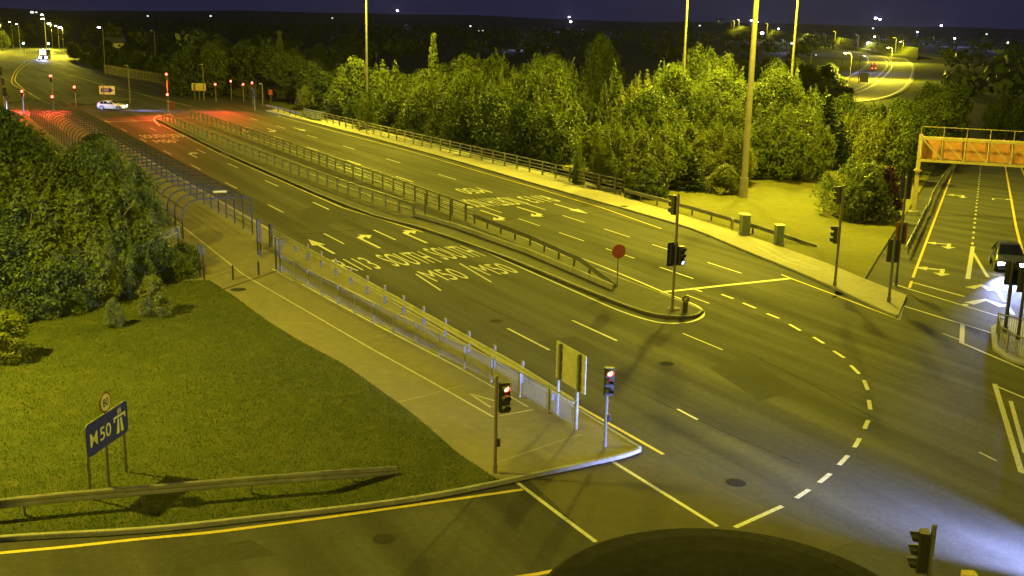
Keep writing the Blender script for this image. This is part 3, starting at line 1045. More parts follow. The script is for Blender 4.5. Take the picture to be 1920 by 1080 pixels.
def crown_broad(seed, mat, H=8.0, Wd=5.5, base=0.18, clumps=80, per=130, leaf=0.2, point=0.0, loose=1.0):
    """clumps of leaves spread through an uneven ovoid; point > 0 draws the top out"""
    rng = np.random.default_rng(seed)
    cs, rs = [], []
    zb = H * base
    lob = rng.uniform(0, 6.28, 3)
    for i in range(clumps):
        t = rng.uniform(0, 1) ** 0.85
        z = zb + (H - zb) * t
        prof = math.sin(math.pi * min(1, (0.12 + 0.88 * t)) ** 0.8) ** 0.6
        prof = prof * (1 - point * t)
        a = rng.uniform(0, 2 * np.pi)
        wob = 1 + 0.16 * math.sin(2 * a + lob[0]) + 0.12 * math.sin(3 * a + lob[1] + 4 * t) + 0.1 * math.sin(7 * t + lob[2])
        rr = Wd / 2 * prof * wob * (0.35 + 0.65 * rng.uniform(0, 1) ** 0.5)
        cs.append((rr * math.cos(a), rr * math.sin(a), z))
        rs.append(Wd * rng.uniform(0.085, 0.17) * (1 - 0.5 * point * t))
    cs, rs = np.array(cs), np.array(rs)
    idx = np.repeat(np.arange(clumps), per)
    d = rng.normal(size=(len(idx), 3))
    d /= np.linalg.norm(d, axis=1, keepdims=True)
    rad = rs[idx] * rng.uniform(0.35, 1.0, len(idx)) ** 0.5 * loose
    cen = cs[idx] + d * rad[:, None] * np.array([1.15, 1.15, 0.8])
    cen[:, 2] = np.maximum(cen[:, 2], 0.08)
    nor = d * 0.6 + np.array([0, 0, 0.5]) + rng.normal(size=d.shape) * 0.5
    size = leaf * rng.uniform(0.6, 1.3, len(idx))
    return leaves_to_mesh('crown', cen, nor, size, mat, 1.6, seed)
def crown_multi(seed, mat, H=8.0, Wd=5.0, leaders=11, n=15000, leaf=0.13, base=0.05):
    """several upright leaders with ragged tips: young ash, willow and birch"""
    rng = np.random.default_rng(seed)
    cen, nor = [], []
    per = n // leaders
    for k in range(leaders):
        a = rng.uniform(0, 2 * np.pi)
        q = 0.0 if k == 0 else rng.uniform(0.25, 1.0)
        ax, ay = Wd * 0.42 * q * math.cos(a), Wd * 0.42 * q * math.sin(a)
        hk = H * (1.0 - 0.38 * q ** 1.6) * rng.uniform(0.76, 1.0)
        rk = Wd * rng.uniform(0.19, 0.31)
        m = per
        t = rng.beta(1.3, 1.5, m)
        prof = np.sin(np.pi * np.clip(0.08 + 0.92 * t, 0, 1) ** 0.75) ** 0.8 * (1.06 - 0.55 * t) + 0.03
        # twigs: leaves gather on short sprays
        tw = rng.integers(0, 38, m)
        ta = rng.uniform(0, 2 * np.pi, 38)[tw] + rng.normal(0, 0.34, m)
        tt = np.clip(rng.uniform(0, 1, 38)[tw] * 0.85 + t * 0.15 + rng.normal(0, 0.045, m), 0, 1)
        prof = np.sin(np.pi * np.clip(0.08 + 0.92 * tt, 0, 1) ** 0.75) ** 0.8 * (1.0 - 0.18 * tt) + 0.03
        rr = rk * prof * (rng.uniform(0.15, 1, m) ** 0.6) * rng.uniform(0.65, 1.4, 38)[tw]
        z = H * base + (hk - H * base) * tt + 0.35 * rr
        lean = tt ** 1.5 * 0.25
        x = ax * (1 + lean) + rr * np.cos(ta)
        y = ay * (1 + lean) + rr * np.sin(ta)
        cen.append(np.stack([x, y, z], 1))
        nor.append(np.stack([np.cos(ta) * .6, np.sin(ta) * .6, np.full(m, .55)], 1) + rng.normal(0, .5, (m, 3)))
    cen = np.concatenate(cen)
    cen[:, 2] = np.maximum(cen[:, 2], 0.06)
    size = leaf * rng.uniform(0.5, 1.5, len(cen))
    return leaves_to_mesh('crown', cen, np.concatenate(nor), size, mat, 1.9, seed)
def crown_conifer(seed, mat, H=8.0, Wd=4.0, tiers=17, per=420, leaf=0.26):
    rng = np.random.default_rng(seed)
    cen, nor = [], []
    for k in range(tiers):
        t = k / (tiers - 1)
        z0 = H * (0.06 + 0.92 * t)
        R0 = Wd / 2 * (1 - t) ** 0.85 * rng.uniform(0.85, 1.12) + 0.12
        nb = max(5, int(13 * (1 - t) + 5))
        for j in range(nb):
            a = 2 * np.pi * (j + rng.uniform(-0.3, 0.3)) / nb
            L = R0 * rng.uniform(0.75, 1.15)
            m = max(10, int(per / nb * (0.4 + 0.6 * (1 - t)) ))
            q = rng.uniform(0.1, 1, m)
            sp = rng.normal(0, 0.16 * L * (1.1 - q), m)
            x = q * L
            z = z0 - 0.28 * x + 0.12 * x * x / max(L, .2) + rng.normal(0, 0.06, m)
            cen.append(np.stack([x * math.cos(a) - sp * math.sin(a), x * math.sin(a) + sp * math.cos(a), z], 1))
            nor.append(np.stack([rng.normal(0, .4, m), rng.normal(0, .4, m), np.full(m, 1.0)], 1))
    cen = np.concatenate(cen)
    nor = np.concatenate(nor)
    cen[:, 2] = np.maximum(cen[:, 2], 0.06)
    size = leaf * rng.uniform(0.6, 1.25, len(cen))
    return leaves_to_mesh('crown', cen, nor, size, mat, 2.0, seed)
def trunk_mesh(seed, H=8.0, r=0.16, limbs=6, spread=1.6, straight=False):
    rng = random.Random(seed)
    mb = MB()
    top = H * (0.93 if straight else 0.7)
    pts = [(0, 0, -0.8)]
    x = y = 0.0
    for i in range(1, 6):
        x += 0 if straight else rng.uniform(-0.12, 0.12)
        y += 0 if straight else rng.uniform(-0.12, 0.12)
        pts.append((x, y, top * i / 5))
    mb.tube(pts, [r * 1.3, r * 1.0, r * .85, r * .65, r * .45, r * .15], 7)
    for i in range(limbs):
        z0 = H * rng.uniform(0.16, 0.5)
        a = rng.uniform(0, 6.28)
        k = min(4, max(0, int(z0 / top * 5)))
        b0 = Vector(pts[k + 1]) if k + 1 < len(pts) else Vector(pts[-1])
        p0 = Vector((b0.x, b0.y, z0))
        d = Vector((math.cos(a), math.sin(a), rng.uniform(0.5, 1.1)))
        L = spread * rng.uniform(0.8, 1.3)
        mb.tube([p0, p0 + d * L * .5 + Vector((0, 0, .1)), p0 + d * L + Vector((0, 0, .35))], [r * .5, r * .32, r * .1], 5)
    return mb.mesh('trunk', M_BARK, True)
PROTO = {}
def proto(key, crown, trunk, H):
    PROTO[key] = (crown, trunk, H)
tr1, tr2, trS = trunk_mesh(1), trunk_mesh(2, limbs=8, spread=1.9), trunk_mesh(3, straight=True, limbs=0, r=0.13)
trB = trunk_mesh(5, H=2.2, r=0.05, limbs=7, spread=0.7)
proto('broad1', crown_broad(11, L_BROAD, 8, 6.0, .08, 130, 120, .17, .12, 1.2), tr1, 8)
proto('dark2', crown_multi(31, L_DARK, 8, 6.0, 13, 16000, .16), tr1, 8)
proto('broad2', crown_multi(12, L_BROAD, 8, 5.8, 12, 16000, .15), tr2, 8)
proto('broad3', crown_broad(13, L_DARK, 8, 5.8, .05, 130, 120, .18, .15, 1.2), tr1, 8)
proto('light1', crown_multi(14, L_LIGHT, 8, 5.6, 12, 16000, .14), tr2, 8)
proto('light2', crown_multi(15, L_LIGHT, 8, 4.6, 9, 14000, .13), tr1, 8)
proto('gold1', crown_multi(16, L_GOLD, 8, 6.2, 14, 16000, .14), tr2, 8)
proto('conif1', crown_conifer(17, L_CONIF, 8, 4.6), trS, 8)
proto('conif2', crown_conifer(18, L_DARK, 8, 5.4, 15, 380, .3), trS, 8)
proto('cone', crown_broad(19, L_LIGHT, 8, 3.0, .02, 80, 120, .2, .75), trS, 8)
proto('bushl', crown_broad(20, L_GOLD, 2.2, 2.2, .04, 60, 90, .085, .25, 1.1), trB, 2.2)
proto('bushd', crown_broad(21, L_DARK, 2.2, 2.6, .02, 60, 100, .10), trB, 2.2)
proto('bushp', crown_broad(22, L_PURP, 2.2, 1.6, .02, 60, 90, .09, .3), trB, 2.2)
proto('bushg', crown_broad(23, L_PALE, 2.2, 2.2, .03, 70, 90, .085, .2, 1.1), trB, 2.2)
proto('pale1', crown_multi(33, L_PALE, 8, 6.6, 13, 13000, .13, .02), tr2, 8)
proto('under', crown_broad(24, L_BROAD, 2.2, 3.2, .02, 70, 100, .11, .1), trB, 2.2)
def tree(kind, name, label, cat, pos, h, wscale=1.0, group=None, rot=None, maxw=6.6):
    cr_, tk, H0 = PROTO[kind]
    s = h / H0
    u_, v_ = UV(pos[0], pos[1])
    if 54 < v_ < 72 and 60 < u_ < 175:
        maxw = min(maxw, max(1.2, 2.1 * (v_ - 54.2)))
    wscale = min(wscale, maxw / (s * H0 * 0.72))
    t = thing(name, label, cat, pos, random.uniform(0, 6.28) if rot is None else rot, group)
    t.scale = (s * wscale, s * wscale, s)
    link('trunk', tk, t)
    link('crown', cr_, t)
    return t
def tree_px(kind, name, label, cat, bx, by, ty, wscale=1.0, group=None, fn=HT, dz=0.0, rot=None):
    """tree whose foot shows at (bx, by) and whose top reaches image row ty"""
    q = flat(bx, by, 0.0)
    p = (q[0], q[1], fn(q[0], q[1]))
    h = ztop(p, ty) - p[2]
    return tree(kind, name, label, cat, (p[0], p[1], p[2] + dz - 0.05), max(0.6, h), wscale, group, rot)
def tree_uv(kind, name, label, cat, u, v, ty, wscale=1.0, group=None, hmin=2.0, hmax=17.0):
    x, y, _ = W(u, v)
    z = HT(x, y) - 0.3
    h = min(hmax, max(hmin, ztop((x, y), ty) - z))
    return tree(kind, name, label, cat, (x, y, z), h, wscale, group)
rnd = random.Random(21)
# wood in the cutting behind the far parapet
def top_line(x):
    pts = [(330, 100), (420, 92), (520, 92), (585, 104), (620, 126), (680, 116), (700, 96), (760, 104), (840, 100), (900, 92), (1000, 100), (1060, 98), (1120, 92), (1180, 104), (1240, 110), (1300, 94), (1360, 102), (1400, 125), (1480, 108), (1520, 130), (1560, 170), (1700, 185), (1900, 190)]
    for (a, ya), (b, yb) in zip(pts[:-1], pts[1:]):
        if a <= x <= b:
            return ya + (yb - ya) * (x - a) / (b - a)
    return 110
lab_wood = 'leafy broadleaf tree in the dense lit wood behind the far bridge parapet'
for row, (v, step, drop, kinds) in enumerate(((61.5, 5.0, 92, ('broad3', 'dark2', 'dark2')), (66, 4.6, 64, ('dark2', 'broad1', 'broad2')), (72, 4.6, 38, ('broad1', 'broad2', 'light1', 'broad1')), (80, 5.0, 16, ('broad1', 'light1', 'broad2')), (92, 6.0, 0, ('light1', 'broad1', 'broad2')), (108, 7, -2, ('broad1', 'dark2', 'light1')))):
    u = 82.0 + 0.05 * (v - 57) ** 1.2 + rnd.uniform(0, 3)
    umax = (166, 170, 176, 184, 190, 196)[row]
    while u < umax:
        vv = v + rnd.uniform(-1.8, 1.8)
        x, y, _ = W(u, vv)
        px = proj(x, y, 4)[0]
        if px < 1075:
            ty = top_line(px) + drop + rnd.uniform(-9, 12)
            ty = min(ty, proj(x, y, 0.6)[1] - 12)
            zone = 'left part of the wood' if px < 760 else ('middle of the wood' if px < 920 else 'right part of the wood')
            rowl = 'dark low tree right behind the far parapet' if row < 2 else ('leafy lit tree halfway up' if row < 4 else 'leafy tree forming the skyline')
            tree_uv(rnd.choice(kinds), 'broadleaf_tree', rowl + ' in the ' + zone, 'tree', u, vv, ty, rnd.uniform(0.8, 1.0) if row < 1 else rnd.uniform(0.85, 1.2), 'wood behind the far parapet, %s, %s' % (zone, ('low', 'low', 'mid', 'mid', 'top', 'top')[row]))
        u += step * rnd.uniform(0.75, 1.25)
# single trees that stick out of that wood
tree_px('cone', 'poplar_tree', 'pale pointed tree standing above the lit wood, its tip against the dark land', 'tree', 812, 215, 62, 0.9)
tree_px('light1', 'broadleaf_tree', 'brightest yellow green tree of the wood, just right of the left high mast', 'tree', 725, 222, 90, 1.15)
tree_px('light1', 'broadleaf_tree', 'bright yellow green tree low behind the parapet right of the left high mast', 'tree', 690, 240, 148, 1.0)
tree_px('broad1', 'broadleaf_tree', 'round dark tree rising above the wood left of the middle high mast', 'tree', 1125, 200, 70, 1.0)
tree_px('light1', 'broadleaf_tree', 'pale bright tree beside the foot of the middle high mast', 'tree', 1245, 235, 112, 1.1)
for x, y, ty in ((610, 205, 122), (640, 212, 120), (668, 222, 114), (655, 219, 142), (625, 209, 145), (684, 228, 135)):
    tree_px(rnd.choice(('broad1', 'light1', 'dark2')), 'broadleaf_tree', 'leafy tree at the left end of the wood, before the slender left mast', 'tree', x, y, ty, 1.1, 'left end of the lit wood')
tree_px('gold1', 'broadleaf_tree', 'small gold tree at the left end of the far parapet', 'tree', 578, 208, 152, 0.9, fn=HH)
# trees beyond the far junction
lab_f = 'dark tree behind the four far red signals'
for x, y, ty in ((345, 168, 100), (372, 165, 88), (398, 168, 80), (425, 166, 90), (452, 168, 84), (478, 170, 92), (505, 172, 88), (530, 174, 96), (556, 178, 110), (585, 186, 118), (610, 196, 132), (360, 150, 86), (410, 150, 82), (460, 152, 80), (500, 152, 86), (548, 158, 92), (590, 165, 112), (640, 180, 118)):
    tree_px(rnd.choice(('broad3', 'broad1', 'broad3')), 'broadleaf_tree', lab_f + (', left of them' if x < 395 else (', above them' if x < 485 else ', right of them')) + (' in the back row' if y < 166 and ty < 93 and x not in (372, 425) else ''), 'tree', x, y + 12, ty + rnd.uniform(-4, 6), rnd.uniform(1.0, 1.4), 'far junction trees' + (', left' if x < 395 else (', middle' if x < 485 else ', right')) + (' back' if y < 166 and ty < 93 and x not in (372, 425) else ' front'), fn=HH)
tree_px('cone', 'poplar_tree', 'dark pointed tree tip above the row beyond the far junction', 'tree', 527, 168, 58, 1.0, fn=HH)
# light bushes and small trees at the end of the parapet
lab_l = 'loose yellow green small tree in the thicket at the right end of the far parapet'
for x, y, ty, kd in ((1085, 345, 262, 'light2'), (1120, 352, 236, 'gold1'), (1165, 356, 212, 'light1'), (1205, 360, 228, 'gold1'), (1185, 340, 196, 'light2'), (1240, 352, 205, 'light1'), (1280, 335, 208, 'light1'), (1325, 340, 216, 'gold1'), (1365, 350, 236, 'gold1'), (1345, 325, 204, 'light1'), (1310, 310, 186, 'light2'), (1395, 335, 226, 'light1'), (1135, 330, 210, 'light1'), (1255, 320, 178, 'light1'), (1215, 318, 172, 'broad1'), (1230, 338, 190, 'light2')):
    zone = 'beside the parapet rails' if x < 1190 else ('in its middle' if x < 1290 else 'beside the thick mast')
    tint_ = {'gold1': 'golden', 'light1': 'yellow green', 'light2': 'slim yellow green', 'broad1': 'darker green'}[kd]
    tree_px(kd, 'small_tree', '%s tree of the thicket past the far parapet, %s' % (tint_, zone), 'tree', x, y, ty + rnd.uniform(-3, 5), rnd.uniform(0.95, 1.15), 'thicket past the far parapet, %s, %s' % (tint_, zone))
tree_px('bushd', 'shrub', 'dark green low bush at the corner where the far parapet turns into a guard rail', 'bush', 1215, 372, 318, 1.1)
tree_px('conif2', 'conifer_shrub', 'dark low conifer bush on the bright grass left of the thick mast', 'bush', 1296, 358, 286, 1.7)
tree_px('bushl', 'shrub', 'pale twiggy bush on the bright grass between the dark conifer and the thick mast', 'bush', 1358, 366, 310, 1.1)
# mid wood on the right, rows going back
for d_, drop, p0_, kinds in ((113, 84, 1425, ('broad1', 'broad2', 'light1')), (120, 56, 1330, ('broad2', 'light1', 'broad1', 'dark2')), (127, 30, 1235, ('light1', 'light2', 'broad2', 'broad1')), (137, 10, 1190, ('light1', 'light2', 'broad2', 'gold1')), (150, 0, 1150, ('broad1', 'light1', 'broad2'))):
    px = p0_ + rnd.uniform(0, 15)
    while px < 1720:
        if not (px > 1550 and d_ < 128):
            q = ray(px, 60)
            l_ = math.hypot(q[0], q[1])
            dd = d_ * rnd.uniform(0.97, 1.03)
            x, y = q[0] / l_ * dd, q[1] / l_ * dd
            z = HT(x, y) - 0.2
            h = max(3.0, ztop((x, y), top_line(px) + drop + rnd.uniform(-8, 12)) - z)
            zone = 'left of the thick mast' if px < 1405 else ('between the thick mast and the conifers' if px < 1550 else 'right of the conifers')
            rl = 'front' if d_ < 122 else ('middle' if d_ < 140 else 'back')
            tree(rnd.choice(kinds), 'broadleaf_tree', 'tree in the %s of the right hand wood, %s' % (rl, zone), 'tree', (x, y, z), h, rnd.uniform(0.85, 1.1), 'right hand wood, %s, %s' % (rl, zone), maxw=5.6)
        px += 38 * 120 / d_ * rnd.uniform(0.75, 1.25)
lab_c = 'dark conifer among the trees behind the grass bank'
for x, y, ty, kd, ws in ((1452, 325, 222, 'conif2', .95), (1492, 322, 218, 'conif2', .9), (1545, 305, 178, 'conif1', 1.25), (1572, 308, 228, 'conif1', 1.1), (1648, 292, 200, 'conif1', 1.15), (1690, 285, 214, 'conif1', 1.0)):
    tree_px(kd, 'conifer_tree', lab_c, 'tree', x, y, ty, ws, 'dark conifers behind the grass bank')
tree_px('pale1', 'small_tree', 'pale leafy small tree standing alone on the grass left of the gantry post', 'tree', 1596, 392, 272, 1.0, rot=1.0)
tree_px('bushg', 'shrub', 'pale leafy bush at the right foot of the lone small tree on the grass', 'bush', 1628, 396, 312, 1.0, rot=2.0)
tree_px('bushp', 'shrub', 'purple leaved bush against the lone pale small tree on the grass', 'bush', 1656, 396, 316, 1.05)
for px, d_, ty in ((1470, 250, 150), (1500, 262, 138), (1528, 255, 148), (1552, 270, 158), (1480, 300, 128), (1515, 310, 122), (1548, 318, 136), (1578, 290, 165), (1590, 330, 150), (1440, 280, 130), (1400, 300, 118), (1560, 360, 122), (1530, 380, 112), (1492, 360, 112), (1450, 350, 108)):
    q = ray(px, 60)
    l_ = math.hypot(q[0], q[1])
    x, y = q[0] / l_ * d_, q[1] / l_ * d_
    z = HT(x, y) - 0.2
    tree(rnd.choice(('broad3', 'dark2', 'broad1')), 'broadleaf_tree', 'dim tree below the lit motorway curve on the right', 'tree', (x, y, z), max(4, ztop((x, y), ty) - z), 1.2, 'trees below the motorway curve', maxw=11)
# beyond the slip road (top right)
lab_s = 'tree on the bank beyond the sign gantry'
for x, y, ty in ((1725, 262, 190), (1760, 252, 176), (1800, 240, 170), (1700, 250, 180), (1740, 235, 160), (1780, 228, 158), (1830, 222, 150), (1960, 260, 170), (1930, 232, 160), (1990, 290, 180), (1885, 205, 148), (1920, 210, 140)):
    l_ = latof(x, y)[1]
    if -3 < l_ < 27 and y > 205:
        continue
    tree_px(rnd.choice(('broad1', 'broad2', 'light1')), 'broadleaf_tree', lab_s, 'tree', x, y, ty, 1.1, 'trees beyond the sign gantry')
# wood on the left between the lawn and the caged footway
lab_w = 'leafy tree in the dark thicket behind the lawn on the left'
for x, y, ty, kd in ((20, 590, 430, 'dark2'), (70, 588, 420, 'broad2'), (120, 582, 440, 'dark2'), (165, 572, 425, 'light1'), (205, 562, 410, 'light2'), (245, 550, 425, 'broad2'), (285, 530, 420, 'dark2'), (296, 516, 445, 'broad2'),
                     (0, 545, 330, 'dark2'), (60, 540, 325, 'broad2'), (110, 535, 330, 'light1'), (160, 528, 320, 'light1'), (205, 520, 310, 'broad2'), (245, 505, 325, 'light2'), (272, 490, 350, 'broad2'), (292, 474, 382, 'dark2'),
                     (-30, 500, 265, 'dark2'), (20, 490, 262, 'light1'), (70, 480, 270, 'light1'), (115, 475, 280, 'light2'), (160, 470, 280, 'broad2'), (200, 460, 272, 'broad2'), (240, 450, 268, 'dark2'), (270, 440, 290, 'dark2'), (292, 430, 320, 'broad2'),
                     (-20, 430, 225, 'dark2'), (25, 425, 215, 'dark2'), (55, 420, 250, 'dark2'), (90, 412, 292, 'light1'), (130, 405, 300, 'light1'), (170, 400, 300, 'broad2'), (205, 395, 278, 'dark2'), (240, 390, 262, 'dark2'), (262, 385, 284, 'dark2'),
                     (0, 360, 213, 'dark2'), (-40, 330, 205, 'dark2'), (38, 340, 222, 'dark2'), (185, 372, 292, 'dark2'), (225, 372, 268, 'dark2'), (140, 382, 300, 'light1'), (300, 400, 320, 'dark2'), (318, 438, 372, 'dark2')):
    p = at(x, y, fn=lambda a, b: 0.0)
    u, v = UV(p[0], p[1])
    if v > 12.4:
        p = W(u, 12.4 - rnd.uniform(0, 1.0))
    if rnd.random() < 0.5:
        kd = {'broad2': 'broad1', 'dark2': 'broad3'}.get(kd, kd)
    z = HT(p[0], p[1]) if u > 74 else 0.1
    h = max(2.2, ztop(p, ty + rnd.uniform(-6, 6)) - z)
    zl = ('at its left end' if x < 60 else ('in its middle' if x < 190 else 'beside the caged footway'))
    rl = 'lit tree at the front of the thicket behind the lawn, ' if y > 500 else ('tree halfway back in the thicket behind the lawn, ' if y > 415 else 'dim tree at the back of the thicket behind the lawn, ')
    tree(kd, 'broadleaf_tree', rl + zl, 'tree', (p[0], p[1], z - 0.1), h, rnd.uniform(0.95, 1.2) if x < 230 else rnd.uniform(0.75, 0.95), 'thicket behind the lawn, ' + rl[:12] + zl)
lab_u = 'low leafy bush along the edge of the thicket behind the lawn'
for x, y, ty in ((10, 600, 545), (55, 598, 535), (100, 592, 540), (140, 585, 530), (185, 572, 525), (225, 562, 520), (262, 545, 500), (335, 524, 478), (345, 510, 462), (316, 522, 486)):
    tree_px('under', 'shrub', lab_u, 'bush', x, y, ty, rnd.uniform(0.9, 1.2), 'bushes along the thicket edge', fn=HH, dz=0.1)
tree_px('bushl', 'shrub', 'rounded golden bush on the lawn at the left edge of the picture', 'bush', 22, 676, 592, 1.15, fn=HH, dz=KZ)
tree_px('bushl', 'shrub', 'golden bush on the lawn nearest the caged footway, larger of the two side by side', 'bush', 288, 596, 524, 0.85, fn=HH, dz=KZ)
tree_px('bushg', 'shrub', 'smallest golden bush on the lawn, left of the larger one', 'bush', 214, 617, 566, 0.72, fn=HH, dz=KZ)
# far left trees round the lit road
for x, y, ty, kd, ws, lb in ((140, 112, 72, 'gold1', 1.0, 'sodium lit yellow tree beside the far road on the left'), (165, 118, 82, 'broad1', 1.2, 'half lit tree right of the yellow tree beside the far road'), (4, 92, 50, 'light1', 1.0, 'green lit tree at the left edge beside the far road'), (30, 84, 48, 'broad1', 1.3, 'dim green tree beyond the bend of the far road'), (254, 128, 92, 'cone', .9, 'pale pointed conifer standing alone behind the far junction'), (283, 132, 112, 'light2', 1.3, 'low pale bush right of the lone pointed conifer')):
    tree_px(kd, 'far_tree', lb, 'tree', x, y, ty, ws, fn=HH)
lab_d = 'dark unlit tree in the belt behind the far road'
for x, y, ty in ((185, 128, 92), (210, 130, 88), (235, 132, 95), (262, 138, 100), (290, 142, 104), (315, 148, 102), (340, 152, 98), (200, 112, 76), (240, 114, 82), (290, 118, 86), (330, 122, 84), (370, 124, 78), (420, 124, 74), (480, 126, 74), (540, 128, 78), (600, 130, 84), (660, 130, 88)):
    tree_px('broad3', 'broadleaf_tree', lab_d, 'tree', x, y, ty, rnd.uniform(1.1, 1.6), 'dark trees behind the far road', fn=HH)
# far hedges and woods, one mass
def far_wood():
    rng = np.random.default_rng(5)
    cen, nor, size = [], [], []
    for k in range(1500):
        az = rng.uniform(-0.5, 0.55)
        d = 420 + 3800 * rng.uniform(0, 1) ** 1.6
        hgt = rng.uniform(6, 14)
        x, y = math.sin(az) * d, math.cos(az) * d
        z = HT(x, y)
        u_, v_ = UV(x, y)
        if 300 < u_ < 560 and 150 < v_ < 480:
            continue
        if d < 1000 and 0.25 < az < 0.36:
            continue
        if d < 620 and az < -0.30:
            continue
        m = 45
        q = rng.normal(size=(m, 3))
        q /= np.linalg.norm(q, axis=1, keepdims=True)
        c = np.array([x, y, z + hgt * .5]) + q * np.array([hgt * .55, hgt * .55, hgt * .5]) * rng.uniform(.5, 1, (m, 1))
        cen.append(c)
        nor.append(q + rng.normal(size=(m, 3)) * .5)
        size.append(hgt * rng.uniform(.12, .3, m))
    me = leaves_to_mesh('far_woodland', np.concatenate(cen), np.concatenate(nor), np.concatenate(size), L_DARK, 1.3, 3)
    o = link('far_woodland', me)
    o['kind'] = 'stuff'
far_wood()
# ================================================================== BARRIERS
def wbeam_post(h=0.7):
    mb = MB()
    mb.box((0, 0, h / 2 - 0.1), (0.06, 0.12, h + 0.2))
    return mb.mesh('post', M_DARKST)
WPROF = [(-0.03, 0.42), (0.02, 0.46), (0.02, 0.52), (-0.02, 0.57), (0.02, 0.62), (0.02, 0.70), (-0.03, 0.74), (-0.05, 0.74), (-0.01, 0.69), (-0.01, 0.63), (-0.05, 0.58), (-0.05, 0.56), (-0.01, 0.51), (-0.01, 0.47), (-0.05, 0.42)]
def along(pts, step):
    """points every step metres along a polyline, with heading"""
    out = []
    P = [Vector(p) for p in pts]
    acc = 0.0
    nxt = 0.0
    for a, b in zip(P[:-1], P[1:]):
        L = (b - a).length
        while nxt <= acc + L + 1e-6:
            t = (nxt - acc) / L
            out.append((a.lerp(b, t), math.atan2((b - a).y, (b - a).x)))
            nxt += step
        acc += L
    return out
def guardrail(label, pts, step=2.5, group=None, mat=None, dip=True):
    base = Vector(pts[0])
    t = thing('guardrail', label, 'guardrail', base, 0, group)
    rel = [Vector(p) - base for p in pts]
    mb = MB()
    k = len(rel)
    mb.prof(rel, WPROF)
    mb.build('rail', mat or M_GALV, t)
    me = wbeam_post()
    for p, hd in along(rel, step):
        s = Vector((math.sin(hd), -math.cos(hd), 0))
        link('post', me, t, p - s * 0.10, hd)
    return t
def parapet(label, pts, step, hgt, rails, group=None, mat=None, mesh=False, lean=0.0, postw=0.09):
    base = Vector(pts[0])
    t = thing('bridge_parapet', label, 'parapet', base, 0, group)
    rel = [Vector(p) - base for p in pts]
    m = mat or M_DARKST
    mb = MB()
    mb.box((0, 0, hgt / 2), (postw, postw * 1.5, hgt))
    mb.box((0, 0, 0.02), (postw * 2.2, postw * 2.6, 0.04))
    pm = mb.mesh('post', m)
    for z in rails:
        r = MB()
        q = [p + Vector((0, 0, z)) for p in rel]
        top = z == max(rails)
        hh = 0.05 if top else 0.035
        r.prof(q, [(-0.05, -hh), (0.05, -hh), (0.05, hh), (-0.05, hh)])
        r.build('rail', m, t)
    for p, hd in along(rel, step):
        s = Vector((math.sin(hd), -math.cos(hd), 0))
        link('post', pm, t, p + s * 0.11, hd)
    return t
# far (north) parapet and the guard rail that carries on from it
npts = [W(u, v, KZ) for u, v in ((163, 52.75), (135.5, 53.1), (112, 53.45), (95, 53.9), (79.6, 54.05))]
parapet('long open steel parapet with four rails along the far side of the bridge', npts, 2.5, 1.25, (0.28, 0.58, 0.90, 1.24), mat=M_GALV)
guardrail('galvanised guard rail between the bright footpath and the grass, right end sloping to the ground', [at(*p, dz=0.08) for p in ((1170, 369), (1300, 405), (1420, 441))] + [at(1530, 478, dz=-0.45)], 2.5)
guardrail('short far guard rail at the left end of the far parapet', [pxy(x, y, KZ) for x, y in ((566, 221), (530, 211), (498, 204))], 3.0)
# median parapets
parapet('four rail steel parapet on the far edge of the median, behind the lower one', [W(u, v, KZ) for u, v in ((165, 36.4), (120, 36.4), (88, 36.1), (71.2, 35.6))], 2.5, 1.25, (0.3, 0.6, 0.9, 1.22))
parapet('two rail steel parapet on the near edge of the median', [W(u, v, KZ) for u, v in ((163, 32.0), (120, 31.6), (88, 32.2), (75.5, 32.8))], 2.5, 0.95, (0.42, 0.92))
guardrail('guard rail on the far edge of the median, running to the red round sign', [W(u, v, KZ) for u, v in ((71.2, 35.5), (62, 35.2), (55, 34.5))] + [W(49.9, 33.75, -0.35)], 2.2, mat=M_DARKST)
mb = MB()
mb.prof([Vector(W(u, v, 0)) - Vector(W(75.5, 32.9, 0)) for u, v in ((75.5, 32.9), (70, 33.6), (60, 33.9), (49.6, 33.4))], [(-0.09, 0.12), (0.09, 0.12), (0.07, 0.42), (-0.07, 0.42)])
o = tag(mb.build('concrete_beam', M_CONC, None, loc=W(75.5, 32.9, 0)), 'low pale concrete beam lying along the median before the red round sign', 'beam')
# two bent steel end frames and a flat cabinet where the median parapets stop
mb = MB()
mb.tube([(0, 0, 0), (0, 0, 1.45), (0.05, 0, 1.62), (0.35, 0, 1.68)], 0.05)
ef = mb.mesh('end_post', M_BLACKST)
p0 = at(844, 413, dz=KZ)
tag(link('end_post', ef, None, p0, -AZB + math.pi / 2), 'black bent post at the right end of the median parapet', 'post')
p0 = at(797, 403, dz=KZ)
tag(link('end_post', ef, None, p0, -AZB + math.pi / 2), 'black bent post left of the panel at the end of the median parapet', 'post')
# slip road rails
guardrail('bent guard rail along the left edge of the slip road under the gantry', [slipw(*latof(x, y), 0.08) for x, y in ((1796, 303), (1768, 338), (1748, 372), (1738, 402))], 3.0)
guardrail('straight yellow lit guard rail beside the traffic lights at the top of the slip road', [slipw(*latof(x, y), 0.08) for x, y in ((1736, 402), (1715, 445), (1696, 484))], 2.5)
# near left guard rail
guardrail('guard rail in front of the blue motorway sign, ends in the lawn', [at(x, y, dz=KZ - 0.13) for x, y in ((-420, 1012), (-200, 998), (0, 981), (130, 967), (300, 952), (450, 938), (600, 926))] + [at(745, 915, dz=-0.4)], 3.2, mat=plain('bright_galvanised', (0.26, 0.25, 0.22), 0.5, 0.3, 0.25, 3.0))
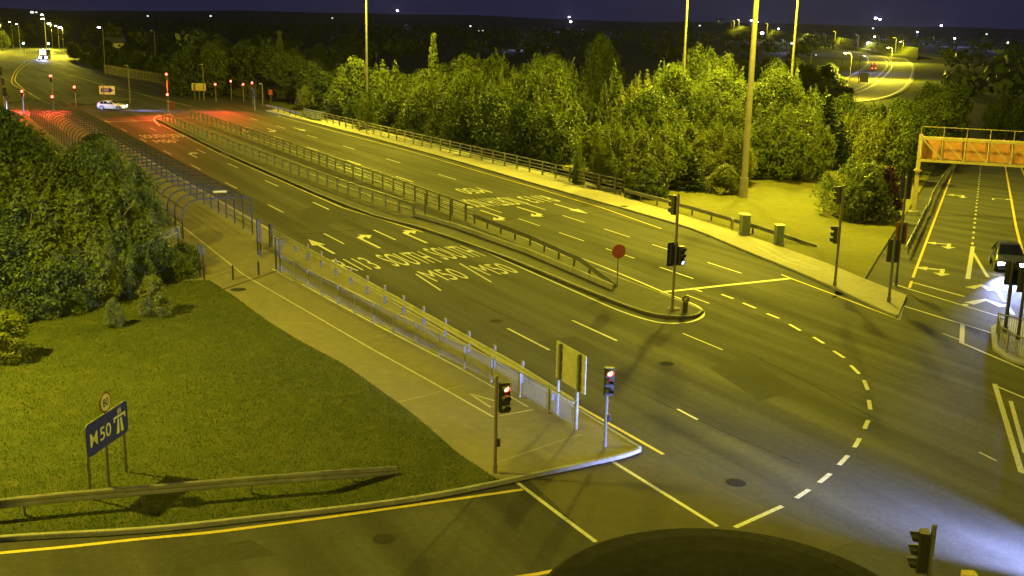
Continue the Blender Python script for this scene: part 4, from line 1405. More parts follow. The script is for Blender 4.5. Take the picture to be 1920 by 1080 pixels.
# south side: W beam beside the carriageway with reflector posts
wb = [W(u, v, KZ) for u, v in ((71, 20.45), (60, 20.6), (48, 20.75), (38, 20.85))] + [W(33.4, 20.9, -0.05)]
gr = guardrail('yellow lit guard rail with reflectors between the walkway fence and the carriageway', wb, 2.4, mat=plain('dull_galvanised', (0.30, 0.29, 0.25), 0.5, 0.3, 0.25, 3.0))
mb = MB()
mb.box((0, 0, 0.83), (0.16, 0.10, 0.22), bev=0.02)
rfm = mb.mesh('marker_block', M_BROWNP)
mb = MB()
mb.box((0, 0, 0.50), (0.05, 0.02, 0.14), bev=0.01)
mb.box((0, 0, 0.42), (0.17, 0.02, 0.10), bev=0.02)
rfm2 = mb.mesh('reflector', M_REFL)
rel = [Vector(p) - Vector(wb[0]) for p in wb]
for p, hd in along(rel, 2.4)[3:15]:
    s = Vector((math.sin(hd), -math.cos(hd), 0))
    link('marker_block', rfm, gr, p - s * 0.10, hd)
    link('reflector', rfm2, gr, p - s * 0.24, hd)
# pedestrian guard fence
def ped_fence(label, pts, step=2.1, group=None):
    base = Vector(pts[0])
    t = thing('pedestrian_fence', label, 'fence', base, 0, group)
    rel = [Vector(p) - base for p in pts]
    for z in (0.12, 1.02):
        r = MB()
        r.prof([p + Vector((0, 0, z)) for p in rel], [(-0.022, -0.022), (0.022, -0.022), (0.022, 0.022), (-0.022, 0.022)])
        r.build('rail', M_GALV, t)
    mb = MB()
    mb.box((0, 0, 0.5), (0.06, 0.06, 1.12))
    pm = mb.mesh('post', M_GALV)
    for p, hd in along(rel, step):
        link('post', pm, t, p, hd)
    mb = MB()
    for p, hd in along(rel, 0.12):
        mb.box((p.x, p.y, 0.57), (0.012, 0.012, 0.88), hd)
    o_ = mb.build('infill_bars', M_DARKST, t)
    o_['kind'] = 'stuff'
    return t
ped_fence('grey pedestrian railing along the cycle path, ends at the two legged sign', [at(x, y, dz=KZ) for x, y in ((528, 510), (600, 552), (700, 606), (800, 656), (900, 706), (980, 747), (1082, 806))])
ripp = [at(x, y, dz=KZ) for x, y in ((1868, 628), (1872, 652), (1905, 672), (1990, 700))]
ped_fence('railing round the traffic island at the right edge of the picture', ripp, 1.6)
ped_fence('second railing across the traffic island, behind the first one', [at(x, y, dz=KZ) for x, y in ((1868, 626), (1930, 642), (1990, 660))], 1.6)
# arched cage over the footway
def cage():
    t = thing('footway_cage', 'long arched steel cage over the footway on the near side of the bridge', 'cage', W(73, 15.2, KZ), -AZB + math.pi / 2)
    # local x = along (away), y = -across
    n_h = 43
    mb = MB()
    prof = [(0, 0)] + [(0, 1.5)]
    for k in range(1, 7):
        a = math.pi / 2 * k / 6
        prof.append((1.1 - 1.1 * math.cos(a), 1.5 + 1.05 * math.sin(a)))
    prof += [(2.6, 2.62), (4.3, 2.55), (4.55, 2.4), (4.6, 2.1)]
    mb.tube([(0, -y, z) for y, z in prof] + [(0, -4.6, 0)], 0.045, 6)
    hm = mb.mesh('hoop', M_BLACKST)
    for k in range(n_h):
        link('hoop', hm, t, (k * 2.3, 0, 0))
    L = (n_h - 1) * 2.3
    for (y, z) in ((0, 0.35), (0, 1.1), (0.12, 2.0), (1.1, 2.56), (2.6, 2.63), (4.3, 2.56), (4.6, 1.75), (4.6, 1.1), (4.6, 0.4)):
        r = MB()
        r.bar((0, -y, z), (L, -y, z), 0.035, 0.035)
        r.build('rail', M_BLACKST, t)
    r = MB()
    for i in range(int(L / 0.3)):
        x = i * 0.3
        r.bar((x, -4.62, 0.1), (x, -4.62, 1.75), 0.012, 0.012)
        r.bar((x, 0.02, 0.1), (x, 0.02, 1.5), 0.012, 0.012)
        r.bar((x, -2.6, 2.645), (x, -4.3, 2.575), 0.012, 0.012)
    for z in (0.75, 1.42, 2.05):
        r.bar((0, -4.62, z), (L, -4.62, z), 0.02, 0.02)
    r.build('mesh_infill', M_BLACKST, t)['kind'] = 'stuff'
    r = MB()
    r.box((2.0, -3.0, 2.70), (0.25, 0.9, 0.12), bev=0.03)
    r.build('light_fitting', M_SIGNW, t)
cage()
# open frame between the cage and the lower fence
def frame_posts(label, a, b, h, group=None):
    pa, pb = Vector(a), Vector(b)
    t = thing('gate_frame', label, 'gate frame', pa, 0, group)
    for p in (Vector((0, 0, 0)), pb - pa):
        m_ = MB()
        m_.box((p.x, p.y, h / 2), (0.09, 0.09, h), -AZB)
        m_.build('post', M_BLACKST, t)
    for z in (h - 0.1, h * .5):
        m_ = MB()
        m_.bar((0, 0, z), tuple((pb - pa) + Vector((0, 0, z))), 0.04, 0.04)
        m_.build('rail', M_BLACKST, t)
frame_posts('pair of black posts on the left of the path before the cage', at(375, 519, dz=KZ), at(383, 525, dz=KZ), 1.9, 'gate frames at the cage mouth')
frame_posts('pair of black posts at the left end of the pedestrian railing', at(518, 504, dz=KZ), at(526, 508, dz=KZ), 1.9, 'gate frames at the cage mouth')
frame_posts('pair of tall black posts closest to the near end of the cage', at(484, 478, dz=KZ), at(489, 481, dz=KZ), 2.3, 'gate frames at the cage mouth')
frame_posts('pair of black posts beside the carriageway behind the cage mouth', at(506, 462, dz=KZ), at(510, 464, dz=KZ), 1.5, 'gate frames at the cage mouth')
mb = MB()
mb.tube([(0, 0, 0), (0, 0, 0.78), (0, 0, 0.82)], [0.06, 0.06, 0.03], 8)
bm_ = mb.mesh('bollard', M_BLACKST)
tag(link('bollard', bm_, None, at(437, 524, dz=KZ)), 'black bollard on the path left of the white line', 'bollard', 'bollards across the path')
tag(link('bollard', bm_, None, at(485, 516, dz=KZ)), 'black bollard on the path right of the white line', 'bollard', 'bollards across the path')
# palisade fences
def palisade(label, pts, h=2.2, step=0.17, mat=None, group=None, maxp=300):
    base = Vector(pts[0])
    t = thing('palisade_fence', label, 'fence', base, 0, group)
    rel = [Vector(p) - base for p in pts]
    m = mat or M_GALV
    mb = MB()
    wv = 0.034
    mb.add([(-wv, -0.02, 0.05), (0, 0.01, 0.05), (wv, -0.02, 0.05), (-wv, -0.02, h - .15), (0, 0.01, h - .12), (wv, -0.02, h - .15), (0, 0, h)],
           [(0, 1, 4, 3), (1, 2, 5, 4), (3, 4, 6), (4, 5, 6), (0, 3, 5, 2), (3, 6, 5)])
    pm = mb.mesh('pale', m)
    for i, (p, hd) in enumerate(along(rel, step)):
        if i < maxp:
            link('pale', pm, t, p, hd)
    for z in (0.4, h - 0.45):
        r = MB()
        r.prof([p + Vector((0, 0, z)) for p in rel], [(0.02, -0.03), (0.06, -0.03), (0.06, 0.03), (0.02, 0.03)])
        r.build('rail', m, t)
    mb = MB()
    mb.box((0, 0, h / 2 - .1), (0.08, 0.1, h))
    pm = mb.mesh('post', m)
    for p, hd in along(rel, 2.75):
        link('post', pm, t, p + Vector((-math.sin(hd), math.cos(hd), 0)) * -0.1, hd)
palisade('pale spiked palisade fence half hidden by bushes at the mouth of the caged footway', [at(x, y, dz=0.1) for x, y in ((262, 528), (300, 508), (338, 488))])
palisade('dark palisade fence among the bushes at the left edge', [at(x, y, dz=0.1) for x, y in ((-60, 585), (10, 585), (60, 578))], mat=M_DARKST)
palisade('long reddish lit palisade fence behind the far junction signals', [pxy(x, y, 0.1) for x, y in ((545, 187), (470, 184), (420, 178))], 2.6, 0.28, M_BROWNP)
palisade('brown board fence behind the far junction, left of the red signals', [pxy(x, y, 0.1) for x, y in ((330, 163), (260, 150), (195, 138))], 2.4, 0.5, M_BROWNP)

# ================================================================== TRAFFIC SIGNALS
def cyl_y(mb, c, r, y0, y1, n=14, mi=0):
    vs_ = []
    for y in (y0, y1):
        for k in range(n):
            a = 2 * math.pi * k / n
            vs_.append((c[0] + r * math.cos(a), y, c[2] + r * math.sin(a)))
    fs = [tuple(range(n)), tuple(range(2 * n - 1, n - 1, -1))]
    fs += [(k, n + k, n + (k + 1) % n, (k + 1) % n) for k in range(n)]
    mb.add(vs_, fs, mi)
_sig = {}
def sig_meshes():
    if _sig:
        return _sig
    mb = MB()
    mb.box((0, 0, 0), (0.34, 0.22, 0.98), bev=0.03)
    for z in (-0.163, 0.163):
        mb.box((0, 0.0, z), (0.35, 0.225, 0.012))
    _sig['housing'] = mb.mesh('signal_head', M_BLACK)
    mb = MB()
    n = 14
    vs_ = []
    for y, r in ((0.112, 0.135), (0.33, 0.128)):
        for k in range(n + 1):
            a = math.radians(-35 + 250 * k / n)
            dl = 0.0 if y < 0.2 else -0.06 * (1 - math.sin(max(0, a)))
            vs_.append((r * math.cos(a), y + dl, r * math.sin(a)))
    for y, r in ((0.112, 0.123), (0.33, 0.116)):
        for k in range(n + 1):
            a = math.radians(-35 + 250 * k / n)
            dl = 0.0 if y < 0.2 else -0.06 * (1 - math.sin(max(0, a)))
            vs_.append((r * math.cos(a), y + dl, r * math.sin(a)))
    m = n + 1
    fs = [(k, k + 1, m + k + 1, m + k) for k in range(n)] + [(2 * m + k + 1, 2 * m + k, 3 * m + k, 3 * m + k + 1) for k in range(n)] + [(m + k, m + k + 1, 3 * m + k + 1, 3 * m + k) for k in range(n)]
    mb.add(vs_, fs)
    _sig['visor'] = mb.mesh('visor', M_BLACK)
    for nm, mt in (('dark', plain('unlit_lens', (0.03, 0.03, 0.03), 0.2)), ('red', E_RED), ('redfar', E_REDF), ('green', E_GRN)):
        mb = MB()
        cyl_y(mb, (0, 0, 0), 0.105 if nm != 'redfar' else 0.14, 0.10, 0.125 if nm != 'redfar' else 0.34)
        _sig['lens_' + nm] = mb.mesh('lens', mt)
    mb = MB()
    mb.box((0, -0.02, 0), (0.62, 0.02, 1.22), bev=0.0)
    _sig['board'] = mb.mesh('backing_board', M_BLACK)
    mb = MB()
    mb.box((0, -0.02, 0), (0.62, 0.02, 1.22))
    _sig['redboard'] = mb.mesh('backing_board', M_REDBR)
    return _sig
def az_of(v):
    return math.atan2(v[0], v[1])
def signal(label, base, h, heads, pole=None, r=0.057, group=None, far=False, pbutton=False, flare=False):
    """heads: (z centre, compass direction faced in degrees, lit lamp index or None, colour, board, side offset)"""
    S = sig_meshes()
    t = thing('traffic_signal', label, 'traffic light', base, 0, group)
    mb = MB()
    mb.tube([(0, 0, -0.1), (0, 0, h)], r, 10)
    mb.tube([(0, 0, h), (0, 0, h + 0.03)], [r * 1.15, r * 0.6], 10)
    mb.tube([(0, 0, 0), (0, 0, 0.28)], r * 1.35, 10)
    mb.build('pole', pole or M_POLE, t, smooth=False)
    for (z, azd, lit, colr, board, off) in heads:
        rz = -math.radians(azd)
        dv = Vector((math.sin(math.radians(azd)), math.cos(math.radians(azd)), 0))
        sd = Vector((dv.y, -dv.x, 0))
        ctr = dv * (r + 0.13 if abs(off) < 0.1 else 0.05) + sd * off + Vector((0, 0, z))
        hd = link('signal_head', S['housing'], t, ctr, rz)
        for k, zz in enumerate((0.325, 0.0, -0.325)):
            v_ = link('visor', S['visor'], hd, (0, 0, zz))
            nm = 'lens_dark'
            if lit == k:
                nm = 'lens_' + colr
            link('lens', S[nm], hd, (0, 0, zz))
        if board:
            link('backing_board', S['redboard' if board == 2 else 'board'], t, ctr, rz)
        m_ = MB()
        for zz in (0.3, -0.3):
            m_.bar(tuple(Vector((0, 0, z + zz))), tuple(ctr + Vector((0, 0, zz)) - dv * 0.02), 0.04, 0.04)
        m_.build('bracket', M_BLACK, t)
    if pbutton:
        m_ = MB()
        m_.box((0.10, -0.02, 1.05), (0.11, 0.13, 0.26), bev=0.02)
        m_.build('push_button_box', M_BLACK, t)
    return t
signal('single head traffic light showing red, on a pole at the corner of the lawn', at(928, 886, dz=KZ), 3.25, [(2.55, 158, 0, 'red', False, -0.26)], M_BROWNP, pbutton=True)
signal('single head traffic light showing red, on a pole right of the two legged sign', at(1134, 837, dz=KZ), 2.35, [(2.42, 172, 0, 'red', False, 0.0)], M_POLE, pbutton=True)
signal('tall traffic light on the island tip, two dark heads and one lit blue white head', at(1260, 582, dz=KZ), 6.0, [(5.45, -50, None, '', False, 0.0), (2.95, -28, None, '', 1, -0.15), (2.85, 150, 2, 'green', False, -0.34)], M_BROWNP, 0.075)
signal('tall traffic light with two heads on the bright footpath left of the slip road', at(1565, 536, dz=KZ), 5.75, [(5.2, -62, None, '', False, 0.0), (2.95, -72, None, '', False, 0.0)], M_BROWNP, 0.075)
signal('traffic light with one large dark head, front one of the pair beside the slip road', at(1666, 566, dz=KZ), 3.6, [(2.75, 12, None, '', 1, 0.0)], M_POLE, 0.075)
signal('tall traffic light with a red backed lower head, rear one beside the slip road', at(1680, 533, dz=KZ), 6.2, [(5.55, 18, None, '', 1, 0.0), (2.95, 18, None, '', 2, 0.0)], M_POLE, 0.07)
signal('traffic light seen from behind on the right island, left one of the two', at(1884, 622, dz=KZ), 3.5, [(2.9, 20, None, '', 1, 0.0)], M_BLACKST, 0.09)
signal('traffic light seen from behind on the right island, right one of the two', at(1908, 636, dz=KZ), 3.4, [(2.85, 20, None, '', 1, 0.0), (2.85, 105, None, '', False, 0.2)], M_BLACKST, 0.07)
p = flat(1752, 986, 3.35)
signal('traffic light in the bottom right corner, hoods pointing left', (p[0], p[1], 0), 3.35, [(2.7, -75, None, '', False, 0.0)], M_POLE, 0.06)
def far_signal(label, px, y_lamp, y_base, n_h=1, grp='red signals at the far junction', az=170):
    b_ = pxy(px, y_base, 0.1)
    z = ztop(b_, y_lamp) - 0.1
    hs = [(z - 0.33, az, 0, 'redfar', False, 0.0)]
    return b_, z, hs
for px, yl, yb, extra, lb in ((45, 171, 209, None, 'leftmost red signal of the far junction, beside the far grass'), (101, 142, 212, 181, 'tall red signal with two heads left of the brightest one at the far junction'),
                              (143, 163, 203, None, 'brightest red signal at the far junction, left of the blue arrow sign'), (316, 139, 212, 177, 'tall red signal with two heads at the far end of the median'),
                              (405, 158, 189, None, 'red signal right of the yellow sign back, first of four'), (434, 152, 186, None, 'red signal right of the yellow sign back, second and highest of four'),
                              (457, 158, 190, None, 'red signal right of the yellow sign back, third of four'), (474, 155, 195, None, 'dim small red signal right of the yellow sign back, last of four')):
    b_ = pxy(px, yb, 0.1)
    hs = []
    for yy in (yl, extra):
        if yy:
            z = ztop(b_, yy) - 0.1
            hs.append((z - 0.325, 168, 0, 'redfar', False, 0.0))
    signal(lb, b_, hs[0][0] + 0.6, hs, M_POLE, 0.07)
for px, yt, yb, lb in ((8, 126, 205, 'dark traffic light at the left edge of the far junction, upper heads'), (14, 165, 212, 'dark traffic light at the left edge of the far junction, nearer and lower'), (478, 168, 207, 'dark unlit traffic light on the far footpath corner')):
    b_ = pxy(px, yb, 0.1)
    z = ztop(b_, yt) - 0.1
    signal(lb, b_, z, [(z - 0.55, 200, None, '', 1, 0.0), (max(2.4, z - 2.2), 120, None, '', False, 0.0)], M_POLE, 0.08)
# ================================================================== SIGNS
def disc(mb, c, r, x, y, n=24, th=0.012, nrm=None):
    x, y = Vector(x), Vector(y)
    nn = x.cross(y).normalized()
    vs_ = []
    for o_ in (th / 2, -th / 2):
        for k in range(n):
            a = 2 * math.pi * k / n
            vs_.append(Vector(c) + nn * o_ + (x * math.cos(a) + y * math.sin(a)) * r)
    fs = [tuple(range(n)), tuple(range(2 * n - 1, n - 1, -1))] + [((k + 1) % n, k, n + k, n + (k + 1) % n) for k in range(n)]
    mb.add(vs_, fs)
def rrect(mb, c, w_, h_, rad, x, y, th=0.03, n=5):
    """rounded plate, front face along x cross y"""
    x, y = Vector(x), Vector(y)
    nn = x.cross(y).normalized()
    ring = []
    for (cx_, cy_, a0) in ((w_ / 2 - rad, h_ / 2 - rad, 0), (-w_ / 2 + rad, h_ / 2 - rad, 90), (-w_ / 2 + rad, -h_ / 2 + rad, 180), (w_ / 2 - rad, -h_ / 2 + rad, 270)):
        for k in range(n + 1):
            a = math.radians(a0 + 90 * k / n)
            ring.append((cx_ + rad * math.cos(a), cy_ + rad * math.sin(a)))
    m = len(ring)
    vs_ = [Vector(c) + nn * o_ + x * a + y * b for o_ in (th / 2, -th / 2) for a, b in ring]
    mb.add(vs_, [tuple(range(m)), tuple(range(2 * m - 1, m - 1, -1))] + [((k + 1) % m, k, m + k, m + (k + 1) % m) for k in range(m)])
def m50_sign():
    bases = [Vector(at(x, y, dz=KZ)) for x, y in ((171, 936), (205, 912), (237, 885))]
    # panel lies over the outer posts; seen from the left front
    a, b = bases[0], bases[2]
    xd = (b - a)
    xd.z = 0
    Ld = xd.length
    xd.normalize()
    org = (a + b) / 2
    t = thing('motorway_sign', 'blue motorway sign reading M50 with a motorway symbol, on three posts in the lawn', 'road sign', org)
    w_, h_ = Ld + 0.28, 1.02
    zc = 1.86
    nn = xd.cross(Vector((0, 0, 1)))          # towards the viewer's right/front
    up = Vector((0, 0, 1))
    ctr = Vector((0, 0, zc)) + nn * 0.07
    for bs in bases:
        r = MB()
        p = bs - org
        r.tube([(p.x, p.y, -0.1), (p.x, p.y, 2.3)], 0.045, 8)
        r.build('post', M_POLE, t)
    r = MB()
    rrect(r, ctr - nn * 0.012, w_ + 0.05, h_ + 0.05, 0.16, xd, up, 0.02)
    r.build('border', M_SIGNBK, t)
    r = MB()
    rrect(r, ctr + nn * 0.006, w_, h_, 0.14, xd, up, 0.02)
    pn = r.build('panel', M_BLUE, t)
    f0 = ctr + nn * 0.021
    lettering('lettering', 'M', M_SIGNW, t, f0 - xd * (w_ * 0.43) - up * 0.24, xd * (w_ * 0.17), up * 0.42, 0.004)
    lettering('lettering', '50', M_SIGNW, t, f0 - xd * (w_ * 0.20) - up * 0.24, xd * (w_ * 0.27), up * 0.42, 0.006)
    # motorway symbol: two tapering lanes under a bridge
    r = MB()
    def q(pts):
        r.add([f0 + xd * px_ + up * pz_ for px_, pz_ in pts], [tuple(range(len(pts)))])
    cx_ = w_ * 0.29
    q([(cx_ - 0.22, -0.36), (cx_ - 0.05, -0.36), (cx_ - 0.03, 0.10), (cx_ - 0.12, 0.10)])
    q([(cx_ + 0.05, -0.36), (cx_ + 0.22, -0.36), (cx_ + 0.12, 0.10), (cx_ + 0.03, 0.10)])
    q([(cx_ - 0.36, 0.14), (cx_ + 0.36, 0.14), (cx_ + 0.36, 0.22), (cx_ - 0.36, 0.22)])
    q([(cx_ - 0.36, 0.05), (cx_ - 0.28, 0.05), (cx_ - 0.28, 0.137), (cx_ - 0.36, 0.137)])
    q([(cx_ + 0.28, 0.05), (cx_ + 0.36, 0.05), (cx_ + 0.36, 0.137), (cx_ + 0.28, 0.137)])
    q([(cx_ - 0.10, 0.26), (cx_ - 0.03, 0.26), (cx_ - 0.03, 0.42), (cx_ - 0.08, 0.42)])
    q([(cx_ + 0.03, 0.26), (cx_ + 0.10, 0.26), (cx_ + 0.08, 0.42), (cx_ + 0.03, 0.42)])
    r.build('motorway_symbol', M_SIGNW, t)
    # 80 roundel on top of the middle post
    t2 = thing('speed_sign', 'round speed limit sign reading 80 above the blue motorway sign', 'road sign', (bases[1].x, bases[1].y, 2.3 + KZ))
    r = MB()
    r.tube([(0, 0, 0.0), (0, 0, 0.62)], 0.03, 8)
    r.build('post', M_POLE, t2)
    c2 = Vector((0, 0, 0.44)) + nn * 0.05
    r = MB()
    disc(r, c2, 0.33, xd, up)
    r.build('rim', plain('speed_sign_rim', (0.13, 0.03, 0.03), 0.5), t2)
    r = MB()
    disc(r, c2 + nn * 0.008, 0.265, xd, up)
    r.build('face', M_SIGNW, t2)
    lettering('lettering', '80', M_BLACK, t2, c2 + nn * 0.018 - xd * 0.17 - up * 0.13, xd * 0.34, up * 0.26, 0.01)
    # direction check: front must look towards the camera side
m50_sign()
def two_leg_sign():
    a, b = Vector(at(1045, 780, dz=KZ)), Vector(at(1080, 804, dz=KZ))
    xd = (b - a)
    xd.z = 0
    Ld = xd.length
    xd.normalize()
    t = thing('direction_sign', 'back of a large grey sign on two posts at the pedestrian railing\'s end', 'road sign', a)
    nn = xd.cross(Vector((0, 0, 1)))
    for p in (Vector((0, 0, 0)), b - a):
        r = MB()
        r.tube([(p.x, p.y, -0.1), (p.x, p.y, 2.75)], 0.06, 10)
        r.build('post', M_GALV, t)
    zt = ztop(a, 655)
    ctr = xd * (Ld / 2) + Vector((0, 0, 2.10)) - nn * 0.10
    r = MB()
    rrect(r, ctr, Ld + 0.78, 1.42, 0.03, xd, Vector((0, 0, 1)), 0.03)
    r.build('panel', M_SIGNBK, t)
    for k, z in enumerate((1.62, 2.10, 2.58)):
        r = MB()
        c0 = ctr + nn * 0.03
        r.bar(tuple(c0 - xd * (Ld / 2 + .38) + Vector((0, 0, z - 2.10))), tuple(c0 + xd * (Ld / 2 + .38) + Vector((0, 0, z - 2.10))), 0.03, 0.05)
        r.build('mounting_rail', M_SIGNBK, t)
    for p in (Vector((0, 0, 0)), b - a):
        r = MB()
        q = p - nn * 0.03
        r.box((q.x, q.y, 2.10), (0.13, 0.09, 1.38), math.atan2(xd.y, xd.x))
        r.build('clamp_channel', M_DARKST, t)
two_leg_sign()
def round_sign():
    b_ = at(1157, 537, dz=KZ)
    t = thing('round_sign', 'round red sign on a thin post in the median', 'road sign', b_)
    r = MB()
    r.tube([(0, 0, -0.1), (0, 0, 2.3)], 0.035, 8)
    r.build('post', M_POLE, t)
    x = Vector((1, 0.25, 0)).normalized()
    nn = x.cross(Vector((0, 0, 1)))
    r = MB()
    disc(r, Vector((0, 0, 2.0)) + nn * 0.045, 0.40, x, (0, 0, 1))
    r.build('face', M_RED, t)
    r = MB()
    for z in (1.82, 2.18):
        r.bar(tuple(-x * .3 + Vector((0, 0, z)) + nn * 0.028), tuple(x * .3 + Vector((0, 0, z)) + nn * 0.028), 0.015, 0.04)
    r.build('mounting_rail', M_POLE, t)
    r = MB()
    r.box((0, 0, 2.0), (0.05, 0.02, 0.78))
    r.build('post_edge', M_REDBR, t)
round_sign()
def bollard_sign():
    b_ = at(1284, 586, dz=KZ)
    t = thing('keep_left_bollard', 'small dark traffic bollard with a round plate on the island tip', 'bollard', b_)
    r = MB()
    r.box((0, 0, 0.32), (0.26, 0.16, 0.64), bev=0.05)
    r.build('body', M_BLACKST, t)
    r = MB()
    disc(r, (0, -0.10, 0.72), 0.2, (1, 0, 0), (0, 0, 1))
    r.build('plate', M_DARKST, t)
    r = MB()
    r.tube([(0.06, -0.115, 0.82), (-0.06, -0.115, 0.66), (-0.06, -0.115, 0.76)], 0.014, 5)
    r.build('arrow', M_SIGNW, t)
    r = MB()
    r.tube([(0, 0, 0), (0, 0, 0.05), (0, 0, 0.055)], [0.34, 0.34, 0.2], 14)
    o_ = tag(r.build('concrete_pad', M_CONC, None, loc=at(1264, 579, dz=KZ)), 'round pale concrete pad beside the foot of the tall island traffic light', 'pad')
bollard_sign()
def flat_sign(name, label, pxs, yb, yt, y_panel_bottom, w_px, panel, az, extra=None, group=None):
    """sign on posts far away, measured from the picture's ground line"""
    b_ = [Vector(pxy(x, yb, 0.1)) for x in pxs]
    org = sum(b_, Vector()) / len(b_)
    t = thing(name, label, 'road sign', org, 0, group)
    zt = ztop(org, yt) - 0.1
    zb = ztop(org, y_panel_bottom) - 0.1
    d = math.hypot(org.x, org.y)
    ww = w_px / F * d
    x = Vector((math.cos(az), math.sin(az), 0))
    nn = x.cross(Vector((0, 0, 1)))
    for q in b_:
        r = MB()
        p = q - org
        r.tube([(p.x, p.y, -0.1), (p.x, p.y, zt - 0.1)], 0.06, 8)
        r.build('post', M_POLE, t)
    r = MB()
    rrect(r, Vector((0, 0, (zt + zb) / 2)) + nn * 0.09, ww, zt - zb, 0.08, x, (0, 0, 1), 0.04)
    r.build('panel', panel, t)
    if extra:
        extra(t, Vector((0, 0, (zt + zb) / 2)) + nn * 0.115, x, ww, zt - zb)
    return t
def blue_arrow(t, c, x, ww, hh):
    r = MB()
    up = Vector((0, 0, 1))
    pts = [(-0.40, -0.22), (0.14, -0.22), (0.14, -0.36), (0.42, 0), (0.14, 0.36), (0.14, 0.22), (-0.40, 0.22)]
    r.add([c + x * (a * ww) + up * (b * hh) for a, b in pts], [tuple(range(len(pts)))])
    r.build('arrow_panel', M_BLUE, t)
    nn = x.cross(up)
    r = MB()
    for zz in (0.07, -0.09):
        r.add([c + nn * 0.01 + x * (a * ww) + up * (b * hh) for a, b in ((-0.32, zz), (0.12, zz), (0.12, zz + 0.05), (-0.32, zz + 0.05))], [(0, 1, 2, 3)])
    r.build('text_bars', M_SIGNW, t)
flat_sign('direction_sign', 'white far sign with a blue arrow pointing right, above the white car', (196, 209), 194, 161, 177, 27, M_SIGNW, 0.0, blue_arrow)
M_YB = plain('yellow_sign_back', (0.45, 0.36, 0.16), 0.5)
flat_sign('direction_sign', 'yellow lit back of a far sign on three posts, right of the median signals', (366, 374, 382), 186, 156, 170, 26, M_YB, -0.1)
flat_sign('junction_sign', 'small round topped far sign at the left end of the median', (324,), 216, 192, 206, 9, M_REDBR, 0.0)
flat_sign('junction_sign', 'small red far sign near the far footpath corner', (508,), 193, 168, 178, 7, M_RED, 0.0)
flat_sign('direction_sign', 'grey far sign panel on the bank of the motorway curve', (1612, 1626), 158, 136, 154, 15, M_SIGNBK, 0.0)

# ================================================================== GANTRY
def gantry():
    gs, gl = latof(1712, 403)
    b0 = Vector(slipw(gs, gl, 0.1))
    t = thing('sign_gantry', 'orange lit truss gantry over the slip road on a cream post', 'gantry', b0)
    sp = 22.0
    X = Vector((SN[0], SN[1], 0))
    Yd = Vector((SD[0], SD[1], 0))
    up = Vector((0, 0, 1))
    zb, zt = 4.55, 6.45
    # heights from the picture: boom bottom row 297, top row 258 at the post
    bx = (b0.x, b0.y)
    zb = ztop(bx, 299) - b0.z
    zt = ztop(bx, 258) - b0.z
    def post(off):
        r = MB()
        c = X * off
        r.box((c.x, c.y, zt / 2 + 0.15), (0.34, 0.34, zt + 0.3), math.atan2(X.y, X.x))
        r.build('post', M_GANTRY, t)
        r = MB()
        r.box((c.x, c.y, zb * 0.80), (0.62, 0.62, 0.07), math.atan2(X.y, X.x))
        r.box((c.x, c.y, zb * 0.80 + 0.1), (0.48, 0.48, 0.10), math.atan2(X.y, X.x))
        r.build('flange', M_GANTRY, t)
        r = MB()
        r.box((c.x, c.y, -0.2), (0.9, 0.9, 0.9), math.atan2(X.y, X.x))
        r.build('footing', M_CONC, t)
    post(0)
    post(sp)
    fd = 0.55
    for s_ in (-fd, fd):
        for z in (zb, zt):
            r = MB()
            r.bar(tuple(X * 0.1 + Yd * s_ + up * z), tuple(X * (sp - .1) + Yd * s_ + up * z), 0.16, 0.20)
            r.build('boom', M_GANTRY, t)
    nbay = 12
    w_ = sp / nbay
    for k in range(nbay + 1):
        r = MB()
        x = min(sp - .15, max(0.15, k * w_))
        r.bar(tuple(X * x - Yd * (fd + .02) + up * (zb + .1)), tuple(X * x - Yd * (fd + .02) + up * (zt - .1)), 0.12, 0.12)
        r.build('upright', M_GANTRY, t)
        if k < nbay:
            r = MB()
            r.bar(tuple(X * (x + .1) - Yd * (fd + .03) + up * (zt - .12)), tuple(X * (x + w_ - .1) - Yd * (fd + .03) + up * (zb + .12)), 0.08, 0.09)
            r.build('brace', M_GANTRY, t)
            r = MB()
            c = X * (x + w_ / 2) + Yd * (fd - .12) + up * ((zb + zt) / 2)
            r.box(tuple(c), (w_ - 0.04, 0.05, zt - zb - 0.22), math.atan2(X.y, X.x))
            r.build('panel', M_ORANGE, t)  # orange of the lamplight put into the panel colour
            r = MB()
            r.bar(tuple(X * x - Yd * fd + up * (zt + 0.0)), tuple(X * (x + w_) + Yd * fd + up * (zt + 0.0)), 0.07, 0.07)
            r.build('cross_brace', M_GANTRY, t)
    r = MB()
    r.bar(tuple(X * 0.1 + up * (zt + 1.0) - Yd * fd), tuple(X * (sp - .1) + up * (zt + 1.0) - Yd * fd), 0.05, 0.05)
    for k in range(nbay * 1 + 1):
        x = k * w_
        r.bar(tuple(X * x + up * zt - Yd * fd), tuple(X * x + up * (zt + 1.0) - Yd * fd), 0.04, 0.04)
    r.build('walkway_handrail', M_GANTRY, t)
gantry()

